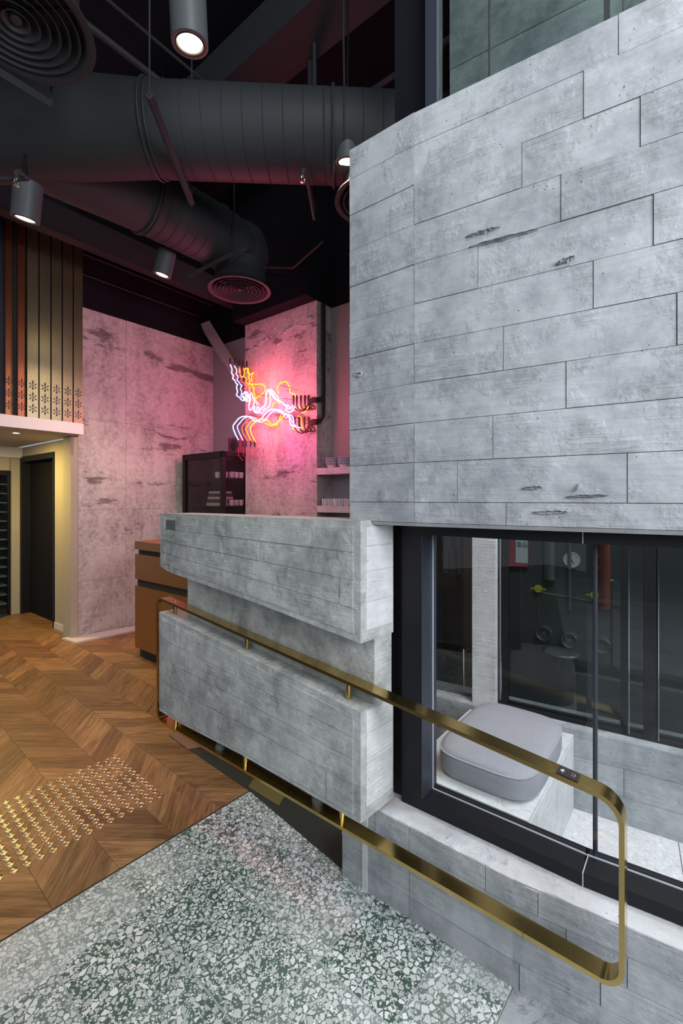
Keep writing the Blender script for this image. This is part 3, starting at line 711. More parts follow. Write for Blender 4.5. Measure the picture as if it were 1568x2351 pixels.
build('brass_floor_strip', pr_z(B(), fpl3, .0032, .005), plain('olive_brass_inlay', (.22, .18, .07), .4, .3), floor)
for x, y in ((522, 1745), (745, 1868)):
    u_, z_ = FB.at(x, y-8, .10)
    tag(build('pipe_clip', lathe(B(), [(.0, -.02), (.022, -.018), (.026, 0), (.02, .02), (0, .024)], 14), M_dull, None, FB.mat()@Matrix.Translation((u_, .06, .31))), 'grey rounded clip under the counter %s' % ('far half' if x < 600 else 'near end'), 'clip')

# ================================================================== BRASS RAIL LOOP
G = .045
rl = thing('brass_handrail', 'brushed brass flat-bar handrail loop passing the counter and window', 'handrail', FB.mat())
def g(px_, py_, off=.02): return FB.at(px_, py_, off)
c1 = g(360, 1376); c2 = g(1436, 1838-0); c3 = g(1436, 2262, .02); c4 = g(356, 1652)
a1 = g(799, 1566); a2 = g(781, 1904)
# upper bar bottom edge follows measured points; use outline polygon with rounded corners
pA = (g(361, 1390)[0], g(377, 1372)[1]+.004); 
up1 = g(373, 1375); up2 = g(1290, 1784)
sl = (up2[1]-up1[1])/(up2[0]-up1[0])
lw1 = g(425, 1700-6); lw2 = g(1330, 2228)
sl2 = (lw2[1]-lw1[1])/(lw2[0]-lw1[0])
xl = g(359, 1500)[0]; xr = g(1434, 2000)[0]
outer = [(xl, up1[1]+sl*(xl-up1[0])), (xr, up1[1]+sl*(xr-up1[0])), (xr, lw1[1]+sl2*(xr-lw1[0])), (xl, lw1[1]+sl2*(xl-lw1[0]))]
def ring_path(poly, rads, n=10): return round_poly(poly, rads, n)
path = ring_path(outer, [.045, .07, .055, .05])
def offset_in(path, t):
    n = len(path); out = []
    for i in range(n):
        a, b, c = Vector(path[i-1]), Vector(path[i]), Vector(path[(i+1) % n])
        d1 = (b-a).normalized() if (b-a).length > 1e-7 else (c-b).normalized(); d2 = (c-b).normalized() if (c-b).length > 1e-7 else d1
        n1 = Vector((d1.y, -d1.x)); n2 = Vector((d2.y, -d2.x)); m = (n1+n2).normalized(); out.append(tuple(b+m*t/max(.5, m.dot(n1))))
    return out
inner = offset_in(path, .0125)
bm = B(); n = len(path); y0, y1 = .02, .075
vo0 = [bm.verts.new((x, y0, z)) for x, z in path]; vo1 = [bm.verts.new((x, y1, z)) for x, z in path]
vi0 = [bm.verts.new((x, y0, z)) for x, z in inner]; vi1 = [bm.verts.new((x, y1, z)) for x, z in inner]
for i in range(n):
    j = (i+1) % n
    for q in ((vo0[i], vo0[j], vo1[j], vo1[i]), (vi0[i], vi0[j], vi1[j], vi1[i]), (vo0[i], vo0[j], vi0[j], vi0[i]), (vo1[i], vo1[j], vi1[j], vi1[i])):
        try: bm.faces.new(q)
        except Exception: pass
build('rail_loop', bm, M_brass, rl, smooth=True)
ft = lambda u: outer[0][1]+sl*(u-xl); fb = lambda u: outer[3][1]+sl2*(u-xl)
tl = lin([(uL-.01, lo_poly[0][1]), (lo_poly[1][0], lo_poly[1][1]), (uN, lo_poly[2][1])]); bl_ = lin([(lo_poly[5][0], lo_poly[5][1]), (lo_poly[4][0], lo_poly[4][1]), (lo_poly[3][0], lo_poly[3][1])])
for x in (402, 567, 800):
    u_ = g(x, 1400, G)[0]; build('post', tube(B(), [(u_, G, tl(u_)-.01), (u_, G, ft(u_)-.008)], .0105, 16), M_brass, rl, smooth=True)
    build('screw', lathe(B(), [(0, .001), (.003, .0), (.0, -.001)], 8), M_chrome, rl, Matrix.Translation((u_, G, ft(u_)+.0005)))
lowz = lin([(Q[5][0], Q[5][1]), (Q[4][0], Q[4][1]), (Q[3][0], Q[3][1]), (Q[2][0], Q[2][1])])
for x in (404, 564, 785):
    u_ = g(x, 1700, G)[0]; build('post', tube(B(), [(u_, G, fb(u_)+.006), (u_, G, lowz(u_)+.02)], .0105, 16), M_brass, rl, smooth=True)
u_, z_ = FB.at(1304, 1774, .045)
ang = math.atan(sl)
bp = build('braille_plate', box(B(), -.026, .026, -.02, .02, 0, .002), M_rubber, rl, Matrix.Translation((u_, .047, ft(u_)+.0005))@Matrix.Rotation(-ang, 4, 'Y'), bev=.0008)
bm = B(); box(bm, -.020, -.009, -.001, .001, .002, .0028); 
for sgn in (-1, 1):
    p = [(-.020, 0), (-.013, sgn*.008), (-.011, sgn*.007), (-.017, 0)]; pr_z(bm, p, .002, .0028)
for i in range(2):
    for j in range(3):
        if (i, j) != (0, 1): bmesh.ops.create_icosphere(bm, subdivisions=1, radius=.0012, matrix=Matrix.Translation((.010+i*.006, -.005+j*.005, .0025)))
build('arrow_and_dots', bm, M_white, bp)
u_ = g(1200, 2100)[0]; build('bar_joint', box(B(), u_-.0006, u_+.0006, .0195, .0755, fb(u_)-.001, fb(u_)+.0135), M_gap, rl)

# ================================================================== BIG UPPER CONCRETE WALL
C0 = (.031, 1.70); C1 = Frame(C0, U); ub = C1.u(952); bend = C1.w(ub)
FL = Frame(C0, U); FR = Frame(bend, R); ZW0, ZW1 = 1.419, 2.80; LR = 2.6
zr = [ZW0]+[EYE-(1153-HY)/F*bend[1]+k*91/F*bend[1] for k in range(0, 10)]+[ZW1]
wr = struct(build('wall_right', box(B(), .0, LR, .012, .20, ZW0, ZW1-.001), M_wallc, None, FR.mat()))
wrl = struct(build('wall_right_return', box(B(), .0, ub+.01, .012, .20, ZW0, ZW1-.001), M_wallc, None, FL.mat()))
jx = {0: [1162], 1: [1050, 1440], 2: [1132], 3: [1300], 4: [1156, 1554], 5: [1362], 6: [1097, 1500], 7: [1288], 8: [1198, 1470], 9: [1340], 10: [1420]}
for j in range(len(zr)-1):
    cs = [0]+[FR.u(x) for x in jx.get(j, [])]+[LR]
    for i in range(len(cs)-1):
        pr = random.uniform(.0, .0035)
        build('concrete_board', box(B(), cs[i]+(.0009 if i else .0), cs[i+1]-.0009, -pr, .014, zr[j]+.0009, zr[j+1]-.0009), M_wallc, wr, bev=.0011)
    build('concrete_board', box(B(), .001, ub-.0012, -random.uniform(0, .003), .014, zr[j]+.0009, zr[j+1]-.0009), M_wallc, wrl, bev=.0011)
# chamfered drip edge below, light from underneath painted in as pale concrete
bm = pr_z(B(), [(0, 0), (LR, 0), (LR, .2), (0, .2)], ZW0-.013, ZW0-.0005)
for v in bm.verts:
    if v.co.z < ZW0-.005 and v.co.y < .05: v.co.y += .020
build('drip_edge', bm, M_bright, wr)
bm = pr_z(B(), [(.1, 0), (ub, 0), (ub, .2), (.1, .2)], ZW0-.013, ZW0-.0005)
for v in bm.verts:
    if v.co.z < ZW0-.005 and v.co.y < .05: v.co.y += .020
build('drip_edge', bm, M_bright, wrl)
tag(build('formwork_edge_strip', box(B(), -.004, -.0008, .004, .02, ZW0, ZW1-.01), M_ply, None, FL.mat()), 'thin brown edge strip down the left corner of the pale concrete wall', 'edge strip')
# rough broken scars in the board surface
def scar(fr, px0, py0, px1, py1, th, parent, seed, mat=None):
    random.seed(seed); (ua, za), (ub_, zb2) = fr.at(px0, py0), fr.at(px1, py1); bm = B(); m = 14
    top, bot = [], []
    for i in range(m+1):
        t = i/m; e = math.sin(math.pi*t)**.5 if 0 < t < 1 else .05
        u = ua+(ub_-ua)*t; z = za+(zb2-za)*t; top.append((u, z+th*e*random.uniform(.4, 1))); bot.append((u, z-th*e*random.uniform(.4, 1)))
    ring_o = top+bot[::-1]; c = [(sum(p[0] for p in ring_o)/len(ring_o), sum(p[1] for p in ring_o)/len(ring_o))]
    o_ = [bm.verts.new((x, -.002, z)) for x, z in ring_o]; mid = [bm.verts.new((x+(c[0][0]-x)*.08, -.0065-random.uniform(0, .004), z+((top[min(i, 2*m+1-i)][1]+bot[min(i, 2*m+1-i)][1])/2-z)*.35)) for i, (x, z) in enumerate(ring_o)]
    cc = [bm.verts.new((x+(c[0][0]-x)*.1, -.001-random.uniform(0, .003), (top[min(i, 2*m+1-i)][1]+bot[min(i, 2*m+1-i)][1])/2+(z-(top[min(i, 2*m+1-i)][1]+bot[min(i, 2*m+1-i)][1])/2)*.3)) for i, (x, z) in enumerate(ring_o)]
    n = len(ring_o)
    for i in range(n):
        j = (i+1) % n; bm.faces.new((o_[i], o_[j], mid[j], mid[i])); bm.faces.new((mid[i], mid[j], cc[j], cc[i]))
    build('rough_scar', bm, mat or M_wallc, parent); random.seed(seed+50)
scar(FR, 1068, 546, 1150, 522, .008, wr, 1); scar(FR, 1075, 570, 1238, 527, .007, wr, 2); scar(FR, 1275, 608, 1322, 590, .010, wr, 3)
scar(FR, 1198, 1121, 1248, 1118, .008, wr, 4); scar(FR, 1300, 1140, 1400, 1137, .006, wr, 5); scar(FR, 1222, 1176, 1308, 1175, .009, wr, 6); scar(FR, 1330, 1110, 1322, 1128, .005, wr, 7)
scar(FL, 816, 861, 833, 857, .016, wrl, 8)
random.seed(21)

# ---- black post, mullion and glazing above the wall
tag(build('black_post', box(B(), FR.u(918, .24)-.02, FR.u(985, .24), .235, .33, ZW0, ZC), M_black, None, FR.mat()), 'tall black steel post rising behind the pale concrete wall', 'post')
w1 = struct(build('window_1', box(B(), FR.u(981, .14), FR.u(1007, .14), .12, .18, ZW1, 4.6), M_frameb, None, FR.mat(), bev=.002))
build('glass_pane', box(B(), FR.u(1008, .14), 2.6, .146, .152, ZW1, 4.6), M_glassd, w1)
build('glass_edge', box(B(), FR.u(1120, .14), FR.u(1123, .14), .144, .154, ZW1, 4.6), M_rubber, w1)
build('transom', box(B(), FR.u(1386, .14), FR.u(1400, .14), .14, .17, ZW1, 4.6), M_frame, w1)
wb = struct(build('wall_upper_reflection', box(B(), -.1, 3.0, .96, 1.1, 2.2, 4.4), M_curb, None, FR.mat()))  # solid stand-in for concrete reflected in the upper glass
for j in range(11):
    cuts = [-.2, random.uniform(.3, .9), random.uniform(1.2, 2.0), 3.0]
    for i in range(3): build('concrete_board', box(B(), cuts[i]+.001, cuts[i+1]-.001, 0.95-random.uniform(0, .004), .962, 2.2+j*.2+.001, 2.2+(j+1)*.2-.001), M_curb, wb, bev=.001)

# ================================================================== CURB + LOWER WINDOW
P0 = (.0035, 1.814); P1 = (.527, 1.40)
F1 = Frame(P0, (P1[0]-P0[0], P1[1]-P0[1])); L1 = math.hypot(P1[0]-P0[0], P1[1]-P0[1]); F2 = Frame(P1, R)
cz = [0, .08, .165, .25, .33]
wc = struct(build('wall_curb', box(B(), .004, L1, .012, .24, 0, .327), M_curb, None, F1.mat()))
wc2 = struct(build('wall_curb_near', box(B(), .0, 2.6, .012, .24, 0, .327), M_curb, None, F2.mat()))
cuts1 = [[940], [940], [940], [862, 940, 1115]]; cuts2 = [[1193], [1379], [1300, 1440], [1235]]
for j in range(4):
    cs = [0]+[F1.u(x) for x in cuts1[j]]+[L1]
    for i in range(len(cs)-1): build('concrete_board', box(B(), cs[i]+.0009, cs[i+1]-(.0009 if i < len(cs)-2 else 0), -random.uniform(0, .004), .014, cz[j]+.0009, cz[j+1]-.0009), M_curb, wc, bev=.0015)
    cs = [0]+[F2.u(x) for x in cuts2[j]]+[2.6]
    for i in range(len(cs)-1): build('concrete_board', box(B(), cs[i]+(.0009 if i else 0), cs[i+1]-.0009, -random.uniform(0, .004), .014, cz[j]+.0009, cz[j+1]-.0009), M_curb, wc2, bev=.0015)
# rough sloped ledge on top
for fr_, l_, pt in ((F1, L1, wc), (F2, 2.6, wc2)):
    n_ = int(l_/.02); bm = B(); rows_ = []
    for i in range(n_+1):
        u = l_*i/n_; r = random.uniform(-.0025, .0025) if 0 < i < n_ else 0
        rows_.append([bm.verts.new((u, yy, zz_)) for yy, zz_ in ((.0+r, .322), (.002+r, .330+r*.5), (.03, .334), (.24, .336), (.24, .32))])
    for i in range(n_):
        for k in range(4): bm.faces.new((rows_[i][k], rows_[i+1][k], rows_[i+1][k+1], rows_[i][k+1]))
    build('ledge_cap', bm, M_bright, pt)
build('corner_seam', box(B(), .10, .125, -.005, .01, .0, .326), M_bright, wc, bev=.003)

Q1 = (.7234, 1.3645); FQL = Frame(Q1, U); FQR = Frame(Q1, R)
ul0, ul1 = FQL.u(922), FQL.u(967)
zt0, zt1 = FQL.z(1338, 1248), 1.406; zb0, zb1 = .338, .378
w2 = struct(build('window_2', box(B(), ul0, .0, .0, .12, zb0, zb1), M_frame, None, FQL.mat()))
build('frame_rail', box(B(), .002, 2.2, .0, .12, zb0, zb1), M_frame, w2, (FQL.mat().inverted()@FQR.mat()))
build('frame_rail', box(B(), ul0, .0, .0, .12, zt0, zt1), M_frame, w2)
build('frame_rail', box(B(), .002, 2.2, .0, .12, zt0, zt1), M_frame, w2, (FQL.mat().inverted()@FQR.mat()))
build('frame_stile', box(B(), ul0-.0, ul1, .0005, .12, zb1+.0005, zt0-.0005), M_frame, w2)
build('frame_reveal', box(B(), ul1+.0005, ul1+.003, .0005, .12, zb1+.0005, zt0-.0005), M_frameb, w2)
build('stile_back', box(B(), FQL.u(908, .06), ul0-.001, .03, .12, zb0, zt1), M_frame, w2)
gy = .085
def pane(fr_, u0, u1, M=None): return build('glass_pane', box(B(), u0, u1, gy, gy+.006, zb1+.001, zt0-.001), M_glass, w2, M)
pane(FQL, ul1+.004, -.006); 
MR = FQL.mat().inverted()@FQR.mat(); pane(FQR, .006, 2.2, MR)
build('seal', box(B(), ul1+.0035, ul1+.008, gy-.004, gy, zb1+.001, zt0-.001), M_seal, w2)
build('seal', box(B(), ul1+.004, -.004, gy-.004, gy, zb1+.0005, zb1+.004), M_seal, w2)
build('seal', box(B(), .002, 2.2, gy-.004, gy, zb1+.0005, zb1+.004), M_seal, w2, MR)
pt = FQL.w(-.0, gy); build('corner_joint', tube(B(), [(.018, gy+.01, zb1), (.018, gy+.01, zt0)], .007, 10), M_frameb, w2, smooth=True)
build('mitre_line', box(B(), -.0015, .0015, -.0012, .09, zb0, zb1+.0008), M_seal, w2); build('mitre_line', box(B(), -.0015, .0015, -.0012, .02, zt0, zt1), M_seal, w2)

# ================================================================== VESTIBULE BEHIND THE WINDOW
FX = Frame((1.13, 2.2), R)
vf = struct(build('floor_vestibule', box(B(), -.30, 4.0, -.74, 0, -.011, .001), M_terrw, None, FX.mat()))
for i in range(7): build('floor_joint', box(B(), -.2+i*.6, -.197+i*.6, -.72, 0, .001, .0016), M_dull, vf)
FV = Frame(gp(1318, 1855), V)               # bench right face line
vw = struct(build('wall_vestibule', box(B(), FX.u(915), 4.0, .012, .22, 0, .385), M_curb, None, FX.mat()))
for j in range(3):
    cs = [FX.u(915), -.1+.3*j, .55+.25*j, 1.4+.2*j, 4.0]
    for i in range(4): build('concrete_board', box(B(), cs[i]+.001, cs[i+1]-.001, -random.uniform(0, .003), .014, j*.128+.001, (j+1)*.128-.001), M_curb, vw, bev=.0012)
pier = tag(build('pale_concrete_pier', box(B(), FX.u(1084, .03), FX.u(1138, .03), .03, .15, .385, 2.18), M_bright, None, FX.mat(), bev=.012, seg=2), 'narrow pale concrete pier behind the cushion inside the window', 'pier')
w3 = struct(build('window_3', box(B(), FX.u(1148, .08), 4.0, .06, .14, .386, .40), M_frame, None, FX.mat()))
for x0, x1, m in ((1150, 1163, M_frame), (1424, 1441, M_frame), (1508, 1514, M_frame), (1478, 1506, M_frame)):
    build('frame_stile', box(B(), FX.u(x0, .06), FX.u(x1, .06), .06, .12, .40, 3.2), m, w3)
for x in (1443, 1511): build('bright_edge', box(B(), FX.u(x, .055), FX.u(x+2.5, .055), .055, .06, .40, 3.2), M_chrome, w3)
build('glass_pane', box(B(), FX.u(1163, .09), 4.0, .088, .094, .40, 3.2), M_glassd, w3)
build('side_pane', box(B(), FX.u(880, .09), FX.u(1083, .09), .088, .094, .386, 3.2), M_glassd, w3)
# door pull bars
for x, y0_, y1_, lab in ((1150, 1503, 1596, 'slim steel pull bar on the dark glazing right of the pale pier'), (1064, 1490, 1577, 'slim brass pull bar on the dark glazing left of the pale pier')):
    (ua, za), (_, zb3) = FX.at(x, y0_, -.02), FX.at(x, y1_, -.02)
    hb = thing('pull_bar', lab, 'handle', FX.mat()); build('bar', tube(B(), [(ua, -.02, zb3), (ua, -.02, za)], .004, 8), M_chrome, hb)
    for zz_ in (za-.02, zb3+.02): build('standoff', tube(B(), [(ua, -.02, zz_), (ua, .088, zz_)], .003, 6), M_chrome, hb)
# bench
bn = thing('concrete_bench', 'pale concrete window bench carrying the grey cushion', 'bench', FV.mat())
zbn = .36
o0 = gp(1318, 1855)
def wpt(a, b): return (o0[0]+V[0]/1328*a-V[1]/1328*b, o0[1]+V[1]/1328*a+V[0]/1328*b)     # a along V, b to the left
rect = [wpt(-1.2, 0), wpt(.5, 0), wpt(.5, .50), wpt(-1.2, .50)]
def halfplane(poly, fr, off, keep_far):
    a, b = fr.n; c = a*fr.o[0]+b*fr.o[1]+off
    return clip(poly, -a, -b, -c) if keep_far else clip(poly, a, b, c)
rect = halfplane(halfplane(halfplane(halfplane(rect, FX, -.004, False), FQL, .125, True), FQR, .125, True), F1, .245, True)
rect = halfplane(rect, F2, .245, True)
inv = lambda p: ((p[0]-o0[0])*V[0]/1328+(p[1]-o0[1])*V[1]/1328, -(p[0]-o0[0])*V[1]/1328+(p[1]-o0[1])*V[0]/1328)
rl_ = [inv(p) for p in rect]
build('seat_block', pr_z(B(), rl_, 0.001, zbn), M_bright, bn, bev=.014, seg=2, smooth=True)
xe = [p[0] for p in rl_ if abs(p[1]) < .01]
for k in range(3): build('side_board', box(B(), min(xe)+.02, max(xe)-.02, -.0015, .004, .02+k*.108, .02+(k+1)*.108-.002), M_bright, bn, bev=.0008)
# cushion (superellipse pad)
A4 = [gp(1105, 1608, .46), gp(1292, 1655, .46), gp(1215, 1808, .46), gp(1012, 1712, .46)]
ccx = sum(p[0] for p in A4)/4; ccy = sum(p[1] for p in A4)/4
cu = thing('seat_cushion', 'grey wool cushion with rounded corners on the concrete bench', 'cushion', Matrix.Translation((ccx, ccy, zbn))@Frame((0, 0), V).mat().to_3x3().to_4x4())
def pad(bm, hx, hy, prof, n=72, e=4.6):
    rings = []
    for s_, z_ in prof:
        rg = []
        for k in range(n):
            a = 2*math.pi*k/n; c, t = math.cos(a), math.sin(a)
            x = math.copysign(abs(c)**(2/e), c); y = math.copysign(abs(t)**(2/e), t)
            rg.append(bm.verts.new(((hx+s_)*x, (hy+s_)*y, z_)))
        rings.append(rg)
    for i in range(len(rings)-1):
        for k in range(n): bm.faces.new((rings[i][k], rings[i][(k+1) % n], rings[i+1][(k+1) % n], rings[i+1][k]))
    bm.faces.new(rings[0]); bm.faces.new(rings[-1]); return bm
hx, hy = .298, .203
build('pad', pad(B(), hx, hy, [(-.03, .001), (-.012, .004), (-.002, .014), (0, .03), (0, .07), (-.001, .088), (-.004, .094), (-.004, .097), (-.010, .105), (-.022, .111), (-.06, .115), (-.12, .117)]), M_fabric, cu, smooth=True)
build('piping', pad(B(), hx, hy, [(-.006, .0915), (.0012, .093), (.0018, .0955), (-.004, .098)], 72), M_fabric, cu, smooth=True)
FI = Frame(FX.w(0, .32), R)
dc = thing('reflected_cabinet', 'dim brown cabinet frame standing in for a reflection in the side glass left of the pale pier', 'cabinet', FI.mat())  # solid stand-in for the brown frames reflected in the side glass
ui0, ui1 = FI.u(985), FI.u(1064)
for nm, a, b, z0, z1, m in (('side_upright', ui1-.02, ui1, .2, 2.2, M_darkwood), ('side_upright', ui0, ui0+.02, .2, 2.2, M_darkwood), ('shelf', ui0+.021, ui1-.021, FI.z(1030, 1345), FI.z(1030, 1330), M_darkwood), ('back_panel', ui0+.021, ui1-.021, .2, .95, M_dark), ('lower_shelf', ui0+.021, ui1-.021, .2, .22, M_darkwood)):
    build(nm, box(B(), a, b, .0 if nm != 'back_panel' else .2, .22, z0, z1), m, dc, bev=.002)
bt = thing('glass_bottle', 'slim clear bottle standing on the shelf of the stand-in reflected cabinet', 'bottle', FI.mat()@Matrix.Translation((FI.u(1031), .08, FI.z(1030, 1330)+.001)))
build('bottle_body', lathe(B(), [(0, 0), (.028, 0), (.030, .01), (.030, .16), (.012, .21), (.011, .28), (0, .28)], 20), M_dull, bt, smooth=True)
build('stopper', lathe(B(), [(0, .281), (.013, .281), (.013, .31), (0, .31)], 14), M_chrome, bt, smooth=True)
# dark cladding wall with fire-service fittings beyond the far glass
FZ = Frame((FX.w(0, .95)), R)
cl = struct(build('wall_far', box(B(), FZ.u(925), 4.0, 0, .1, 0, 3.4), M_dark, None, FZ.mat()))
for i in range(1, 8): build('cladding_panel', box(B(), FZ.u(925)-.62+i*.62+.004, FZ.u(925)-.62+(i+1)*.62-.004, -.012, .001, .0, 3.3), M_dark, cl, bev=.002)
fs = thing('fire_service_panel', 'dark fire-service panel with gauge, valves and inlets beyond the far glass', 'fire panel', FZ.mat())
def zp(x, y, off=-.03): return FZ.at(x, y, off)
a_, b_ = zp(1232, 1240), zp(1412, 1500)
build('back_plate', box(B(), a_[0], b_[0], -.02, -.0125, b_[1], 2.1), M_dark, fs, bev=.002)
RX = Matrix.Rotation(math.pi/2, 4, 'X')
u_, z_ = zp(1313, 1285); gz = build('gauge', lathe(B(), [(0, 0), (.05, 0), (.052, .03), (.047, .034), (.046, .028), (0, .028)], 28), M_white, fs, Matrix.Translation((u_, -.02, z_))@RX, smooth=True)
build('needle', box(B(), -.002, .002, -.03, .03, .029, .031), M_ink, gz, Matrix.Rotation(.5, 4, 'Z'))
for x, y in ((1250, 1452), (1308, 1467), (1383, 1480)):
    u_, z_ = zp(x, y); i_ = build('hose_inlet', lathe(B(), [(.0, 0), (.05, 0), (.05, .05), (.043, .055), (.038, .05), (.036, .02), (0, .018)], 24), M_dull, fs, Matrix.Translation((u_, -.02, z_))@RX, smooth=True)
    build('inlet_pin', lathe(B(), [(.006, 0), (.006, .045), (0, .047)], 8), M_chrome, i_); build('inlet_ring', torus(B(), .046, .004, 24, 6, Matrix.Translation((0, 0, .052))), M_chrome, i_)
for x, y, s in ((1237, 1350, 1), (1366, 1365, 1), (1399, 1330, .5)):
    u_, z_ = zp(x, y); v_ = build('valve_disc', lathe(B(), [(0, 0), (.026*s, 0), (.026*s, .006), (0, .006)], 18), M_yellow, fs, Matrix.Translation((u_, -.05, z_))@RX)
    build('valve_lever', box(B(), -.05*s, .05*s, -.004, .004, .007, .010), M_yellow, v_)
for x, y0_, y1_ in ((1262, 1200, 1330), (1308, 1400, 1200)):
    u_, za = zp(x, y1_ if y1_ > y0_ else y0_, -.05); build('riser_pipe', tube(B(), [(u_, -.06, za), (u_, -.06, 2.1)], .035 if x < 1300 else .012, 14), M_dull, fs, smooth=True)
a_ = zp(1388, 1330, -.05); build('red_pipe', tube(B(), [(a_[0], -.05, zp(1388, 1395)[1]), (a_[0], -.05, 2.1)], .035, 14), plain('dull_red_pipe', (.20, .05, .04), .5), fs, smooth=True)
a_ = zp(1262, 1488)[0]; b_ = zp(1325, 1490)[0]; z_ = zp(1290, 1495)[1]
build('drip_tray', lathe(B(), [(0, 0), (.10, 0), (.105, .012), (.10, .02), (0, .018)], 28), M_dull, fs, Matrix.Translation(((a_+b_)/2, -.10, z_)), smooth=True)
for k in range(4): build('tray_leg', tube(B(), [((a_+b_)/2-.07+.045*k, -.10, z_), ((a_+b_)/2-.07+.045*k, -.10, z_-.12)], .004, 6), M_dull, fs)
for x, y in ((1385, 1279), (1378, 1305)):
    u_, z_ = zp(x, y); build('nameplate', box(B(), u_-.035, u_+.035, -.024, -.02, z_-.01, z_+.01), M_white, fs)
FZ_Y = FZ.w(FZ.u(1200))[1]
sg = thing('notice_board', 'white notice with columns of black characters in a red frame', 'sign', FZ.mat())
(ua, za), (ub_, zb4) = zp(1186, 1252), zp(1214, 1292); ztp = 1.55
build('frame', box(B(), ua-.045, ub_+.0, -.06, -.013, zb4-.03, ztp), M_redsign, sg, bev=.002)
build('sheet', box(B(), ua, ub_+.0, -.064, -.0605, zb4, ztp-.01), M_white, sg)
for i, ch_ in enumerate('注意消防水'):
    fc = bpy.data.curves.new('characters', 'FONT'); fc.body = '\n'.join(['天火', '圖層', '一化', '王直', '三酒'][i]); fc.size = .020; fc.extrude = .0004; fc.space_line = .95; fc.align_x = 'CENTER'
    fo = bpy.data.objects.new('characters', fc); COL.objects.link(fo)
    dg = bpy.context.evaluated_depsgraph_get(); me = bpy.data.meshes.new_from_object(fo.evaluated_get(dg)); bpy.data.objects.remove(fo)
    link('characters', me, M_ink, sg, Matrix.Translation((ua+.011+i*(ub_-ua-.02)/4.1, -.0646, EYE+.0*0+(HY-1252)/F*FZ_Y+.012))@RX)

# ================================================================== CEILING SERVICES
ZD = 3.80
def yd(X): return 2.85+.05*(X+1.2)
dm = thing('main_duct', 'large dark spiral duct crossing the ceiling with a forked left end', 'duct')
RXX = Matrix.Rotation(math.pi/2, 4, 'Y')
build('duct_pipe', tube(B(), [(x, yd(x), ZD) for x in (-1.18, -.5, .3, 1.0)], .25, 40), M_duct, dm, smooth=True)
build('fork_body', tube(B(), [(-3.2, yd(-1.2)-.1, ZD), (-2.2, yd(-1.2)-.04, ZD), (-1.18, yd(-1.2), ZD)], [.33, .30, .25], 40), M_duct, dm, smooth=True)
x = -1.05
while x < .5:
    build('seam_ring', torus(B(), .2505, .0035, 40, 5, Matrix.Translation((x, yd(x), ZD))@RXX), M_duct, dm, smooth=True); x += .118
for x, r in ((-1.17, .268), (-1.14, .262), (-.05, .272), (-.10, .254), (.02, .254)): build('flange', torus(B(), r-.012, .010, 40, 6, Matrix.Translation((x, yd(x), ZD))@RXX), M_duct, dm, smooth=True)
build('outlet_collar', lathe(B(), [(.15, -.30), (.15, 0), (.17, .0)], 30), M_duct, dm, Matrix.Translation((.23, 2.93, ZD-.06)), smooth=True)
bd = thing('branch_duct', 'dark branch duct elbowing down to the pink-lit round diffuser', 'duct')
e = Vector((.617, .787, 0)); E0 = Vector((-.94, 4.2, ZD))
pts = [E0-e*1.75, E0-e*.9, E0-e*.22]
for k in range(1, 9):
    a = k/8*math.pi/2; pts.append(E0-e*.22+e*.22*math.sin(a)-Vector((0, 0, .14*(1-math.cos(a)))))
rr = [.285, .25]+[.25]*7+[.24, .235]
pts = pts[:2+1+8]
build('duct_pipe', tube(B(), pts, [.29, .25, .25]+[.25]*5+[.235, .22, .215], 36), M_duct, bd, smooth=True)
build('elbow_cap', lathe(B(), [(0, .245), (.12, .225), (.2, .16), (.245, .05), (.25, -.06), (.22, -.12), (.215, -.3)], 32), M_duct, bd, Matrix.Translation(E0+e*.02), smooth=True)
MZ = lambda p: Matrix.Translation(p)@Frame((0, 0), V).mat().to_3x3().to_4x4()@RXX
for k in range(8):
    p = E0-e*(.82-k*.085)
    if k < 7: build('seam_ring', torus(B(), .2505, .003, 36, 5, MZ(p)), M_duct, bd, smooth=True)
for s_, r in ((.92, .268), (.89, .262), (.28, .262)): build('flange', torus(B(), r-.010, .011, 36, 6, MZ(E0-e*s_)), M_duct, bd, smooth=True)
def diffuser(x, y, z, r, label, neck):
    d = thing('round_diffuser', label, 'diffuser', Matrix.Translation((x, y, z)))
    build('outer_ring', lathe(B(), [(r, 0), (r*.99, .012), (r*.83, .05), (r*.80, .055), (r*.84, .018), (r*.90, .002)], 48, close=True), M_duct, d, smooth=True)
    for k in range(6):
        q = r*(.80-.125*k); build('vane_ring', lathe(B(), [(q, 0), (q-.004, -.0), (q-.035, .045), (q-.031, .045)], 44, close=True), M_duct, d, smooth=True)
    build('centre_cone', lathe(B(), [(0, -.0), (.02, .004), (.035, .04)], 20), M_duct, d, smooth=True)
    build('crossbar', box(B(), -r*.8, r*.8, -.008, .008, .046, .06), M_duct, d)
    if neck: build('neck', lathe(B(), [(r*.80, .05), (r*.78, .06), (r*.78, neck), (r*.74, neck), (r*.74, .06)], 40, close=True), M_duct, d, smooth=True)
    build('throat', lathe(B(), [(r*.77, .10), (0, .10)], 24), M_ink, d)
    return d
diffuser(-.94, 4.2, 3.417, .285, 'round slotted diffuser glowing pink at the end of the branch duct', .16)
diffuser(.225, 2.95, 3.42, .27, 'round diffuser half hidden by the left corner of the pale concrete wall', .12)
diffuser(-1.38, 1.93, 3.52, .30, 'big dark round diffuser filling the top left corner', .5)

